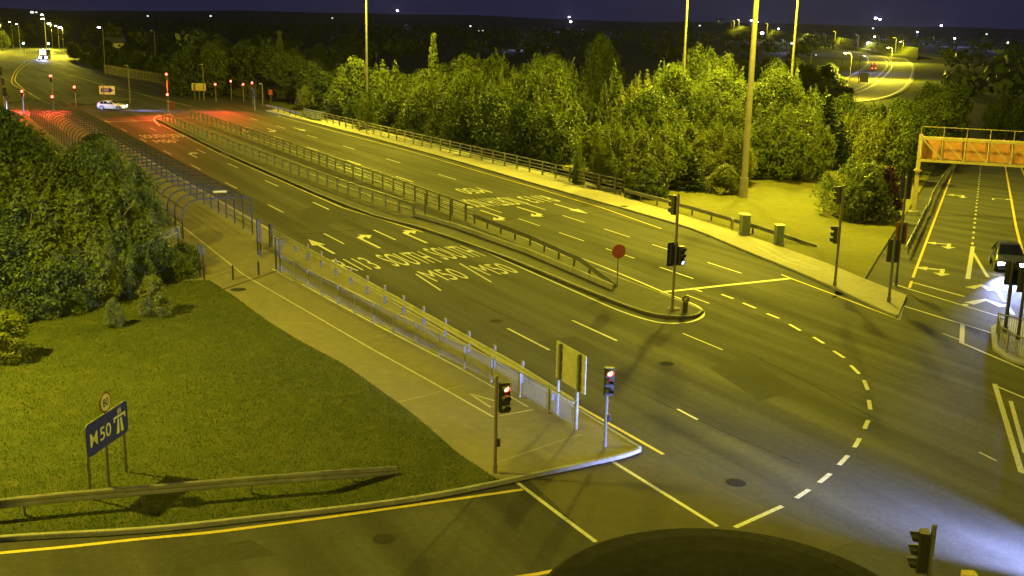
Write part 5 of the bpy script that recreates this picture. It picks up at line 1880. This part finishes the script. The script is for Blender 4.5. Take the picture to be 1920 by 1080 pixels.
# ================================================================== CABINETS
def cabinet(label, px, py, w_, d_, h_, rz):
    t = thing('roadside_cabinet', label, 'cabinet', at(px, py, dz=0.08), rz)
    r = MB()
    r.box((0, 0, 0.06), (w_ + .12, d_ + .12, 0.24))
    r.build('plinth', M_CONC, t)
    r = MB()
    r.box((0, 0, 0.18 + h_ / 2), (w_, d_, h_), bev=0.02)
    r.build('body', M_GREENC, t)
    for s_ in (-1, 1):
        r = MB()
        r.box((s_ * w_ / 4, -d_ / 2 - 0.008, 0.18 + h_ / 2), (w_ / 2 - 0.03, 0.022, h_ - 0.1))
        dr = r.build('door', M_GREENC, t)
        r = MB()
        r.box((s_ * 0.05, -d_ / 2 - 0.03, 0.18 + h_ / 2), (0.03, 0.03, 0.14))
        r.build('handle', M_DARKST, dr)
    r = MB()
    r.box((0, 0, 0.18 + h_ + 0.03), (w_ + .14, d_ + .14, 0.06), bev=0.02)
    r.build('lid', plain('pale_cabinet_lid', (0.42, 0.40, 0.32), 0.45), t)
cabinet('larger roadside cabinet behind the guard rail, nearer the thick mast', 1395, 440, 0.75, 0.55, 1.25, -AZB + 1.2)
cabinet('slimmer roadside cabinet near the end of the guard rail', 1459, 460, 0.55, 0.5, 1.2, -AZB + 1.2)
r = MB()
r.box((0, 0, 0.4), (0.12, 0.12, 0.8), bev=0.01)
r.box((0, 0, 0.83), (0.2, 0.2, 0.06))
tag(r.build('marker_post', M_GANTRY, None, loc=at(1373, 432, dz=0.08)), 'short pale post behind the guard rail left of the larger cabinet', 'post')
# ================================================================== VEHICLES
def lathe_y(mb, prof, c, n=16, mi=0):
    """revolve (x, r) about the x axis"""
    vs_ = []
    for x, r_ in prof:
        for k in range(n):
            a = 2 * math.pi * k / n
            vs_.append((c[0] + x, c[1] + r_ * math.cos(a), c[2] + r_ * math.sin(a)))
    fs = []
    for i in range(len(prof) - 1):
        for k in range(n):
            j = (k + 1) % n
            fs.append((i * n + k, (i + 1) * n + k, (i + 1) * n + j, i * n + j))
    fs.append(tuple(range(n)))
    fs.append(tuple(range((len(prof) - 1) * n, len(prof) * n))[::-1])
    mb.add(vs_, fs, mi)
def car(label, loc, rz, paint, lights=True, suv=False, cat='car', head=None, tail=False, dip=-0.75, cone=46):
    """front towards +y"""
    t = thing('car', label, cat, loc, rz)
    hf = 1.62 if suv else 1.46
    # stations: y, floor, belt, top, half width, roof half width
    st = [(2.12, .42, .62, .66, .62, .5), (2.05, .28, .70, .76, .80, .62), (1.7, .24, .78, .86, .88, .70), (1.0, .22, .86, .98, .90, .74), (0.72, .22, .90, 1.02, .90, .74), (0.0, .22, .93, hf - .06, .90, .62), (-0.35, .22, .94, hf, .90, .62), (-1.1, .22, .95, hf - .02, .90, .61), (-1.65, .24, .96, hf - .14, .89, .58), (-2.02, .30, .97, 1.12, .85, .60), (-2.14, .42, .80, .84, .74, .52)]
    vs_, fs = [], []
    def half(s):
        y, zf_, zb_, zt_, hw, rw = s
        return [(0, zf_), (hw * .88, zf_), (hw, zf_ + .16), (hw, zb_ - .12), (hw * .965, zb_), (rw, zt_ - .05 if zt_ - zb_ > .3 else zt_ - .01), (rw * .6, zt_), (0, zt_ + .02)]
    rings = []
    for s in st:
        h_ = half(s)
        ring = [(x, s[0], z) for x, z in h_] + [(-x, s[0], z) for x, z in reversed(h_[1:-1])]
        rings.append(ring)
    m = len(rings[0])
    for r_ in rings:
        vs_ += r_
    for i in range(len(rings) - 1):
        for k in range(m):
            j = (k + 1) % m
            fs.append((i * m + k, i * m + j, (i + 1) * m + j, (i + 1) * m + k))
    fs.append(tuple(range(m))[::-1])
    fs.append(tuple(range((len(rings) - 1) * m, len(rings) * m)))
    mb = MB()
    mb.add(vs_, fs)
    body = mb.build('body', paint, t, smooth=True)
    md = body.modifiers.new('bevel', 'EDGE_SPLIT')
    md.split_angle = math.radians(38)
    def quad(name, pts, mat, off=0.012, par=None):
        c = sum((Vector(p) for p in pts), Vector()) / len(pts)
        n_ = (Vector(pts[1]) - Vector(pts[0])).cross(Vector(pts[2]) - Vector(pts[0])).normalized()
        if n_.dot(c - Vector((0, c.y * .7, .7))) < 0:
            n_ = -n_
        q = [c + (Vector(p) - c) * 0.93 for p in pts]
        mm = MB()
        k = len(q)
        mm.add([p + n_ * off for p in q] + [p - n_ * 0.02 for p in q], [tuple(range(k)), tuple(range(2 * k - 1, k - 1, -1))] + [((i + 1) % k, i, k + i, k + (i + 1) % k) for i in range(k)])
        return mm.build(name, mat, par or t)
    def P(i, k, sgn=1):
        x, y, z = rings[i][k]
        return (x * sgn, y, z)
    for sgn in (1, -1):
        quad('side_window', [P(5, 4, sgn), P(7, 4, sgn), P(7, 5, sgn), P(5, 5, sgn)], M_GLASS)
        quad('side_window', [P(7, 4, sgn), P(8, 4, sgn), P(8, 5, sgn), P(7, 5, sgn)], M_GLASS)
        quad('side_window', [P(4, 4, sgn), P(5, 4, sgn), P(5, 5, sgn)], M_GLASS)
    quad('windscreen', [(-.70, .72, 1.03), (.70, .72, 1.03), (.60, .0, hf - .08), (-.60, .0, hf - .08)], M_GLASS, 0.03)
    quad('rear_window', [(-.56, -1.98, 1.14), (.56, -1.98, 1.14), (.54, -1.66, hf - .18), (-.54, -1.66, hf - .18)], M_GLASS, 0.03)
    tm, rm = MB(), MB()
    lathe_y(tm, [(-.10, .24), (-.11, .31), (-.07, .335), (.07, .335), (.11, .31), (.10, .24)], (0, 0, 0))
    lathe_y(rm, [(-.105, .06), (-.10, .23), (.10, .23), (.105, .06)], (0, 0, 0), 14)
    tme, rme = tm.mesh('wheel', M_TYRE), rm.mesh('rim', M_RIM)
    for sx in (1, -1):
        for y in (1.32, -1.32):
            wh = link('wheel', tme, t, (sx * .83, y, .335))
            link('rim', rme, wh, (sx * 0.012, 0, 0))
            a = MB()
            pts = [(sx * .905, y + .41 * math.cos(q), .335 + .41 * math.sin(q)) for q in [math.pi * k / 10 for k in range(11)]]
            a.tube(pts, 0.028, 6)
            a.build('wheel_arch', M_BLACK, t)
        h_ = MB()
        h_.box((sx * .62, 2.06, .66), (.34, .14, .15), bev=.03)
        h_.build('headlight', E_HEAD if head is None else head, t)
        h_ = MB()
        h_.box((sx * .66, -2.10, .82), (.24, .10, .16), bev=.03)
        h_.build('tail_light', E_TAIL if tail else M_RED, t)
        h_ = MB()
        h_.box((sx * .98, .62, 1.0), (.16, .10, .13), bev=.02)
        h_.build('door_mirror', paint, t)
        h_ = MB()
        h_.box((sx * .915, -0.25, .86), (.03, .16, .03))
        h_.build('door_handle', paint, t)
    h_ = MB()
    h_.box((0, 2.12, .46), (.52, .03, .11))
    h_.build('number_plate', M_SIGNW, t)
    h_ = MB()
    h_.box((0, 2.10, .60), (.8, .05, .12), bev=.02)
    h_.build('grille', M_BLACK, t)
    if lights:
        fwd = Vector((-math.sin(rz), math.cos(rz), 0))
        sd = Vector((fwd.y, -fwd.x, 0))
        for sx in (1, -1):
            p = Vector(loc) + fwd * 2.3 + sd * sx * .62 + Vector((0, 0, .66))
            lamp('SPOT', p, lights, LED, 0.06, p + fwd * 20 + Vector((0, 0, dip)), cone, 0.9)
    return t
# car waiting on the slip road, lamps towards the viewer
cs, cl = latof(1888, 503)
c0 = slipw(cs, cl)
dirx = math.atan2(SD[1], SD[0])
car('blue grey car with blazing blue white headlights on the slip road at the right edge', c0, dirx + math.pi / 2 + 0.10, M_SILVER, 12000, True, dip=-0.3, cone=40)
# white car crossing the far junction
car('pale yellow lit car crossing the far junction to the right, below the blue arrow sign', pxy(211, 206, 0), -math.pi / 2 - 0.05, M_CREAM, 8000)
def far_bus():
    p = at(81, 112, dz=0.02)
    t = thing('bus', 'far bus with blazing headlights and lit windscreen coming down the far road', 'bus', p, math.pi + 0.28)
    r = MB()
    r.box((0, -5, 1.75), (2.5, 10.5, 2.9), bev=.12)
    r.build('body', M_DARKCAR, t)
    r = MB()
    r.box((0, .27, 2.1), (2.2, .05, 1.2))
    r.build('windscreen', E_WIN, t)
    r = MB()
    r.box((0, .27, 2.98), (1.7, .06, .32))
    r.build('destination_board', E_TOWN, t)
    for sx in (-1, 1):
        r = MB()
        r.box((sx * .85, .28, .75), (.62, .1, .42), bev=.08)
        r.build('headlight', E_HEADF, t)
        for y in (-1.8, -7.6):
            r = MB()
            lathe_y(r, [(-.15, .3), (-.14, .48), (.14, .48), (.15, .3)], (sx * 1.12, y, .48), 12)
            r.build('wheel', M_TYRE, t)
        for k in range(5):
            r = MB()
            r.box((sx * 1.255, -1.4 - 1.8 * k, 2.15), (.03, 1.6, 1.0))
            r.build('window', M_GLASS, t)
    fw = Vector((math.sin(-(math.pi + .28)), math.cos(math.pi + .28), 0))
    q = Vector(p) + fw * .6 + Vector((0, 0, .8))
    lamp('SPOT', q, 9000, LED, .1, q + fw * 20 + Vector((0, 0, -.5)), 60, .8)
far_bus()
# car just outside the frame bottom right, only its beam reaches the picture
pa, pb = Vector(pxy(1920, 1042, 0)), Vector(pxy(1260, 805, 0))
hd = (pb - pa).normalized()
cpos = pa - hd * 5.5
car('dark car turning in from the bottom right with headlights on', tuple(cpos), math.atan2(hd.y, hd.x) - math.pi / 2, M_DARKCAR, 42000, dip=0.3, cone=44)
pa, pb = Vector(pxy(-30, 214, 0)), Vector(pxy(400, 203, 0))
hd = (pb - pa).normalized()
car('dark car entering the far junction from the left with headlights on', tuple(pa - hd * 3), math.atan2(hd.y, hd.x) - math.pi / 2, M_DARKCAR, 12000)
def lorry():
    p = at(1638, 131, fn=HT)
    z = HT(p[0], p[1]) - 0.1
    t = thing('lorry', 'lorry with red tail lights on the lit motorway curve far on the right', 'lorry', (p[0], p[1], z), -0.25)
    r = MB()
    r.box((0, 2.5, 2.3), (2.5, 7.5, 2.9), bev=.05)
    r.build('cargo_box', M_ORANGE, t)
    r = MB()
    r.box((0, 7.6, 1.75), (2.4, 2.2, 2.5), bev=.15)
    r.build('cab', M_DARKCAR, t)
    for sx in (-1, 1):
        for y in (-.3, 1.0, 7.4):
            r = MB()
            lathe_y(r, [(-.15, .3), (-.14, .5), (.14, .5), (.15, .3)], (sx * 1.05, y, .5), 12)
            r.build('wheel', M_TYRE, t)
        for z_ in (1.0, 3.5):
            r = MB()
            r.box((sx * .95, -1.3, z_), (.4, .08, .3))
            r.build('tail_light', E_TAIL, t)
    r = MB()
    r.box((0, -1.2, .75), (2.4, .12, .25))
    r.build('bumper', M_DARKST, t)
lorry()

# ================================================================== MASTS AND LAMPS
def high_mast(label, base, h, r, power, lampr=0.5, mat=None, side=(0, -1)):
    t = thing('high_mast', label, 'lamp mast', base)
    mb = MB()
    mb.tube([(0, 0, -0.3), (0, 0, 1.75)], r * 1.25, 14)
    mb.build('base_section', mat or M_BROWNP, t)
    mb = MB()
    mb.tube([(0, 0, 1.75), (0, 0, h * .35), (0, 0, h * .7), (0, 0, h)], [r, r * .85, r * .66, r * .5], 14)
    mb.build('pole', mat or M_POLE, t)
    mb = MB()
    ring = [(1.1 * math.cos(k * math.pi / 8), 1.1 * math.sin(k * math.pi / 8), h - .2) for k in range(17)]
    mb.tube(ring, 0.05, 6, cap=False)
    for k in range(4):
        a = k * math.pi / 2
        mb.bar((0, 0, h - .2), (1.1 * math.cos(a), 1.1 * math.sin(a), h - .2), .05, .05)
    mb.build('head_frame', M_GALV, t)
    for k in range(6):
        a = k * math.pi / 3
        mb = MB()
        mb.box((1.35 * math.cos(a), 1.35 * math.sin(a), h - .25), (.6, .36, .22), a, bev=.05)
        lh = mb.build('lamp_head', M_GALV, t)
        mb = MB()
        mb.box((1.35 * math.cos(a), 1.35 * math.sin(a), h - .375), (.46, .28, .02), a)
        mb.build('lamp_glass', E_SOD, lh)
    lamp('POINT', (base[0] + side[0] * 2.2, base[1] + side[1] * 2.2, base[2] + h - 1.1), power, SODIUM, lampr)
    return t
PS = 1.0
def dist_at(px, d):
    """ground point in the direction of image column px (row 60) at distance d"""
    q = ray(px, 60)
    l = math.hypot(q[0], q[1])
    return (q[0] / l * d, q[1] / l * d)
high_mast('thick lamp mast standing on the bright grass right of the thicket', at(1393, 371, dz=0.05), 25.0, 0.30, 80000 * PS, mat=plain('mast_galvanised', (0.25, 0.23, 0.20), 0.6, 0.0, 0.2, 2.0))
for px, d, lb, pw, r in ((687, 168, 'slender lamp mast rising from the left part of the wood behind the far parapet', 90000, .22), (1286, 131, 'slender lamp mast rising from the wood left of the thick mast', 75000, .18), (1491, 134, 'slender lamp mast rising from the wood right of the thick mast', 75000, .18)):
    x, y = dist_at(px, d)
    z_ = HT(x, y)
    high_mast(lb, (x, y, z_), 23.0 - z_, r, pw * PS)
# lamp masts outside the frame that light the near junction: left of the lawn, beyond the gantry; the one behind the viewer is an added fill
high_mast('lamp mast left of the lawn, just outside the picture', (-29.0, 37.0, 0.1), 18.0, .22, 54000 * PS, side=(1, 0))
high_mast('lamp mast beyond the gantry, right of the picture', slipw(latof(1712, 403)[0] + 6, 31, 0.1), 21.0, .25, 42000 * PS, side=(-SN[0], -SN[1]))
high_mast('lamp mast left of the far junction, just outside the picture', (-150.0, 235.0, 0.1), 24.0, .22, 170000 * PS, side=(1, 0))
high_mast('added unseen lamp mast behind the viewer, fills the tree fronts', (22, -42, 0.1), 32.0, .25, 98000 * PS, side=(0, 1))
def street_lamp(label, base, h, arm, az, glow, light=0, col=SODIUM, group=None, big=1.0, name='street_lamp', cat='street lamp', pr=0.07):
    t = thing(name, label, cat, base, 0, group)
    mb = MB()
    dx, dy = math.sin(az) * arm, math.cos(az) * arm
    mb.tube([(0, 0, -0.3), (0, 0, h * .96), (dx * .25, dy * .25, h), (dx, dy, h + .1)], [pr * 1.3, pr, pr * .8, pr * .7], 7)
    mb.build('pole', M_POLE, t)
    mb = MB()
    mb.box((dx, dy, h + .1), (.55 * big, .3 * big, .16 * big), 0, bev=.05)
    lh = mb.build('lamp_head', M_GALV, t)
    if glow:
        mb = MB()
        mb.box((dx, dy, h + .02 - .1 * big), (.6 * big, .5 * big, .14 * big), 0, bev=.05)
        mb.build('lamp_glass', glow, lh)
    if light:
        lamp('POINT', (base[0] + dx, base[1] + dy, base[2] + h - .5 * big), light, col, .3)
    return t
# lit lamps along the far road (left) : (column, lamp row, foot row, glow, light)
for px, yl, yf, gl, li, lb in ((5, 43, 96, E_LAMPW, 60000, 'very bright far street lamp at the left edge'), (25, 41, 88, E_TOWN, 0, 'small white far street lamp second from the left edge'), (38, 45, 90, E_LAMPB, 0, 'blue white far street lamp third from the left edge'),
                               (87, 27, 90, E_LAMPW, 0, 'highest far street lamp of the stacked bright cluster'), (88, 35, 94, E_LAMPW, 0, 'second far street lamp down in the stacked bright cluster'), (99, 44, 92, E_LAMPW, 90000, 'widest bright far street lamp under the stacked cluster'),
                               (112, 48, 100, E_LAMPB, 0, 'violet far street lamp right of the stacked cluster'), (121, 51, 104, E_LAMPW, 90000, 'bright yellow white far street lamp right of the violet one'), (198, 51, 140, E_LAMPB, 0, 'dim blue far street lamp alone above the dark trees')):
    b_ = pxy(px, yf, 0.0)
    street_lamp(lb, b_, ztop(b_, yl), 1.2, -1.2, gl, li, big=1.5 if gl is E_LAMPW else 1.0)
for px, yt, yf, lb in ((293, 58, 130, 'unlit grey lamp post with a short arm beyond the far junction'), (244, 124, 194, 'plain grey pole at the far junction right of the blue arrow sign'), (383, 122, 189, 'grey pole with a box behind the yellow sign back'), (493, 158, 200, 'thin pale pole on the far footpath corner')):
    b_ = pxy(px, yf, 0.0)
    street_lamp(lb, b_, ztop(b_, yt), 0.9 if px == 293 else 0.3, -1.4, None, 0)
for px, yt, yf, lb in ((1517, 104, 150, 'thin unlit lamp post on the far bank, leftmost of three'), (1576, 106, 156, 'thin unlit lamp post on the far bank, middle of three'), (1609, 102, 156, 'thin unlit lamp post on the far bank, rightmost of three, beside the motorway curve')):
    b_ = at(px, yf, fn=HT)
    street_lamp(lb, b_, ztop(b_, yt) - b_[2], 1.2, 0.8, None, 0, pr=.13)
# lamps of the motorway curve on the right
for px, yf, pw, lb in ((1590, 186, 90000, 'sodium lamp column at the near end of the lit motorway curve'), (1668, 150, 150000, 'sodium lamp column at the inside of the lit motorway curve'), (1690, 118, 180000, 'sodium lamp column past the lit motorway curve')):
    b_ = at(px, yf, fn=HT)
    street_lamp(lb, b_, 14.0, 2.0, -1.0, E_SOD, pw, big=1.3)
# far lit embankment: a road climbing the distant slope with its row of posts
emb = [(1362, 53, 2100), (1420, 60, 1900), (1480, 70, 1600), (1540, 78, 1350), (1600, 88, 1150), (1650, 98, 1000), (1720, 108, 900)]
def far_pt(px, py, d):
    q = ray(px, py)
    l = math.hypot(q[0], q[1])
    return Vector((q[0] / l * d, q[1] / l * d, CAMH + q[2] / l * d))
ep = smoothpts([far_pt(*e) for e in emb], 5)
mb = MB()
vs_ = []
for p in ep:
    n_ = Vector((p.x, p.y, 0)).normalized()
    vs_ += [p - n_ * 60 - Vector((0, 0, 14)), p - n_ * 8, p + n_ * 14 + Vector((0, 0, 0.5)), p + n_ * 40 + Vector((0, 0, 7)), p + n_ * 160 - Vector((0, 0, 6))]
mb.add(vs_, [(i * 5 + j, (i + 1) * 5 + j, (i + 1) * 5 + j + 1, i * 5 + j + 1) for i in range(len(ep) - 1) for j in range(4)])
structure(mb.build('embankment', M_GRASS))
k_ = 0
for (px, yf, yt, lit) in ((1371, 53, 40, 0), (1376, 53, 40, 0), (1385, 55, 38, 1), (1404, 57, 40, 0), (1438, 63, 45, 0), (1450, 66, 50, 0), (1454, 68, 54, 0), (1469, 69, 50, 0), (1487, 71, 58, 0), (1517, 76, 62, 0), (1528, 78, 58, 0), (1547, 80, 66, 0), (1565, 82, 61, 0), (1576, 85, 71, 0), (1605, 90, 66, 0), (1600, 90, 76, 0), (1635, 96, 90, 0), (1646, 98, 70, 0), (1608, 90, 68, 0), (1678, 102, 74, 0)):
    best = min(ep, key=lambda q: abs(proj(q.x, q.y, q.z)[0] - px))
    n_ = Vector((best.x, best.y, 0)).normalized()
    d = Vector((best.x, best.y, 0)).length + 14
    p = far_pt(px, yf, d)
    h_ = (yf - yt) / F * d
    k_ += 1
    street_lamp('pale lamp post in the row on the lit embankment of the distant slope', (p.x, p.y, p.z), h_, 2.0, -1.0, E_TOWN if lit else None, 0, big=3.0, group='lamp posts on the distant embankment', pr=d * .00034)
for e in ((1385, 1), (1440, 1), (1500, 1), (1560, 1), (1620, 1), (1680, 1)):
    best = min(ep, key=lambda q: abs(proj(q.x, q.y, q.z)[0] - e[0]))
    lamp('POINT', best + Vector((0, 0, 16)), 90000, SODIUM, 1.0)
# scattered town lights: small lamps on posts out in the dark land
for px, py, d, gl, sz in ((745, 20, 3200, E_TOWN, 1.6), (1067, 32, 3000, E_TOWN, 1.3), (1070, 41, 2900, E_TOWN, 1.8), (984, 84, 900, E_TOWN, 1.0), (882, 49, 2000, E_TOWND, 1.6), (897, 58, 1700, E_TOWND, 1.4), (905, 57, 1700, E_TOWND, 1.2), (911, 66, 1500, E_TOWND, 1.2), (1409, 39, 2600, E_LAMPB, 1.6), (1420, 41, 2600, E_TOWN, 1.4), (1429, 62, 1500, E_LAMPB, 2.2), (1460, 54, 1900, E_TOWN, 1.3), (1485, 81, 1000, E_TOWN, 1.3), (1312, 48, 2200, E_TOWND, 1.5), (1628, 81, 1100, E_LAMPB, 2.0), (1640, 69, 1400, E_TOWN, 1.4), (1642, 34, 3000, E_LAMPB, 1.8), (1650, 36, 3000, E_TOWN, 1.6), (1637, 53, 1900, E_TOWND, 1.5), (1621, 105, 620, E_TOWN, .7), (60, 23, 2500, E_TOWND, 2.5), (68, 23, 2500, E_TOWND, 1.6), (210, 73, 1200, E_TOWND, 2.0), (212, 78, 1200, E_TOWND, 1.6), (623, 34, 2600, E_TOWND, 1.2), (395, 30, 3000, E_TOWND, 1.6), (277, 30, 2500, E_TOWND, 1.4), (1530, 103, 700, E_TOWND, 1.0), (695, 56, 1800, E_TOWND, 1.1), (218, 99, 600, E_TOWND, .9), (1720, 60, 1800, E_TOWN, 1.2), (1790, 72, 1500, E_TOWN, 1.2), (1850, 64, 1700, E_TOWND, 1.4), (1890, 80, 1300, E_TOWN, 1.2), (1765, 48, 2400, E_LAMPB, 1.5)):
    p = far_pt(px, py, d)
    h_ = 9.0
    sz *= d / 2000
    t = thing('town_lamp', 'tiny light of the town scattered over the dark distant land', 'street lamp', (p.x, p.y, p.z - h_), 0, 'town lights in the distance')
    mb = MB()
    mb.tube([(0, 0, 0), (0, 0, h_)], .09, 5)
    mb.build('pole', M_POLE, t)
    mb = MB()
    mb.box((0, 0, h_), (2.0 * sz, 1.2 * sz, 1.3 * sz), 0, bev=.4 * sz)
    mb.build('lamp_glass', gl, t)
    if gl is E_TOWN or gl is E_LAMPB:
        lamp('POINT', (p.x, p.y - 3, p.z + 4), 0.035 * d * d, (0.42, 0.40, 1.0), 1.0)
# cyan signal dots and sign on the far road
for px, py, yf, lb in ((46, 81, 106, 'cyan glowing far signal left of the oncoming car'), (93, 82, 106, 'cyan glowing far signal right of the oncoming car')):
    b_ = pxy(px, yf, 0.0)
    z = ztop(b_, py)
    t = thing('far_signal', lb, 'traffic light', b_)
    mb = MB()
    mb.tube([(0, 0, -0.1), (0, 0, z + .4)], .08, 7)
    mb.build('pole', M_POLE, t)
    mb = MB()
    mb.box((0, 0, z), (.5, .3, 1.0), bev=.05)
    mb.build('signal_head', M_BLACK, t)
    mb = MB()
    cyl_y(mb, (0, 0, z), .25, -.3, -.16)
    mb.build('lens', E_CYAN, t)
# a few dim houses beyond the belt of trees on the left
def house(px, py, d, w_, h_, lb, az):
    p = far_pt(px, py, d)
    z = p.z
    t = thing('house', lb, 'house', (p.x, p.y, z), az)
    r = MB()
    r.box((0, 0, h_ / 2 - .5), (w_, 7, h_ + 1))
    r.build('wall', M_WALL, t)
    r = MB()
    r.add([(-w_ / 2 - .3, -3.9, h_), (w_ / 2 + .3, -3.9, h_), (w_ / 2 + .3, 3.9, h_), (-w_ / 2 - .3, 3.9, h_), (-w_ / 2 - .3, 0, h_ + 2.8), (w_ / 2 + .3, 0, h_ + 2.8)], [(0, 1, 5, 4), (2, 3, 4, 5), (0, 4, 3), (1, 2, 5), (0, 3, 2, 1)])
    r.build('roof', M_ROOF, t)
    for i, (x, zz) in enumerate(((-w_ / 4, 1.4), (w_ / 4, 1.4), (-w_ / 4, h_ - 1.2), (w_ / 4, h_ - 1.2))):
        r = MB()
        r.box((x, -3.52, zz), (1.2, .08, 1.1))
        r.build('window', E_WIN if i == 2 else M_GLASS, t)
house(218, 101, 620, 9, 5.5, 'dim house with one lit window among dark trees behind the far road', 0.2)
house(292, 80, 900, 10, 5.5, 'dim house further off to the right of the lone pointed conifer', -0.2)
house(1350, 44, 2400, 16, 6, 'pale distant building left of the lit embankment', 0.1)
# ================================================================== MAST THAT CARRIES THE CAMERA
def mast_cap():
    # dark domed cap close below the viewpoint, its rim reaching into the bottom of the picture
    d0 = Vector(ray(1270, 987)).normalized()
    L_, R_ = Vector(ray(1010, 1080)).normalized(), Vector(ray(1660, 1080)).normalized()
    z = -0.75
    def pt(px, py):
        q = Vector(ray(px, py))
        return q * (z / q.z)
    pts = [pt(1010, 1080), pt(1090, 1034), pt(1180, 1001), pt(1270, 988), pt(1370, 990), pt(1460, 1005), pt(1560, 1037), pt(1655, 1080)]
    # best circle through the rim points
    A = np.array([[2 * p.x, 2 * p.y, 1] for p in pts])
    bb = np.array([p.x ** 2 + p.y ** 2 for p in pts])
    s, _, _, _ = np.linalg.lstsq(A, bb, rcond=None)
    cx_, cy_ = s[0], s[1]
    rr = math.sqrt(s[2] + cx_ ** 2 + cy_ ** 2)
    base = (cx_, cy_, 0)
    t = thing('camera_mast', 'dark round mast cap at the bottom edge of the picture, nearest to the viewer', 'mast', base)
    zt = CAMH + z
    print('cap', cx_, cy_, rr)
    r = MB()
    r.tube([(0, 0, 0), (0, 0, zt - .25)], min(.2, rr * .6), 20)
    r.build('pole', M_POLE, t)
    r = MB()
    prof = [(rr * .96, -.22), (rr, -.18), (rr, -.012), (rr * .985, 0.0)] + [(rr * math.cos(a), .0 + .055 * rr * math.sin(a)) for a in (.3, .6, .9, 1.2, 1.45)]
    n_ = 64
    vs_ = [(q * math.cos(2 * math.pi * k / n_), q * math.sin(2 * math.pi * k / n_), zt + h_) for q, h_ in prof for k in range(n_)]
    fs = [(i * n_ + k, i * n_ + (k + 1) % n_, (i + 1) * n_ + (k + 1) % n_, (i + 1) * n_ + k) for i in range(len(prof) - 1) for k in range(n_)]
    fs.append(tuple(range((len(prof) - 1) * n_, len(prof) * n_)))
    fs.append(tuple(range(n_))[::-1])
    r.add(vs_, fs)
    r.build('cap', M_CAP, t, smooth=False)
mast_cap()
# small yellow head of a post in the bottom right corner
p = flat(1818, 1074, 1.1)
t = thing('yellow_post', 'yellow topped post cut off by the bottom right edge', 'post', (p[0], p[1], 0))
r = MB()
r.tube([(0, 0, -.05), (0, 0, .95)], .06, 8)
r.build('shaft', M_POLE, t)
r = MB()
r.box((0, 0, 1.0), (.34, .3, .2), bev=.04)
r.build('head', M_YELL, t)
# red light the far signals throw on the road before them
for px, yl, pw in ((316, 165, 900), (143, 165, 800), (103, 165, 700), (45, 171, 500), (434, 158, 500), (405, 158, 300)):
    b_ = pxy(px, 212 if px == 316 else 203, 0)
    z = ztop(b_, yl)
    q = Vector((b_[0], b_[1], z)) + Vector((0.05, -0.55, 0))
    lamp('POINT', q + Vector((0, -1.5, 0.3)), pw * 0.9, (1, .05, .02), .2)
    lamp('SPOT', q, pw * 22, (1, .05, .02), .12, q + Vector((.5, -20, -2.2)), 75, .7)

# night haze added to lift the dark far land
def haze():
    m, t, o = _mat('added_haze')
    v = nd(t, 'ShaderNodeVolumePrincipled')
    v.inputs['Color'].default_value = (0.86, 0.86, 0.92, 1)
    v.inputs['Density'].default_value = 0.00002
    v.inputs['Anisotropy'].default_value = 0.0
    t.links.new(v.outputs[0], o.inputs['Volume'])
    mb = MB()
    mb.box((800, 6000, 50), (14400, 13000, 130))
    o_ = mb.build('haze', m)
    o_['kind'] = 'stuff'
haze()
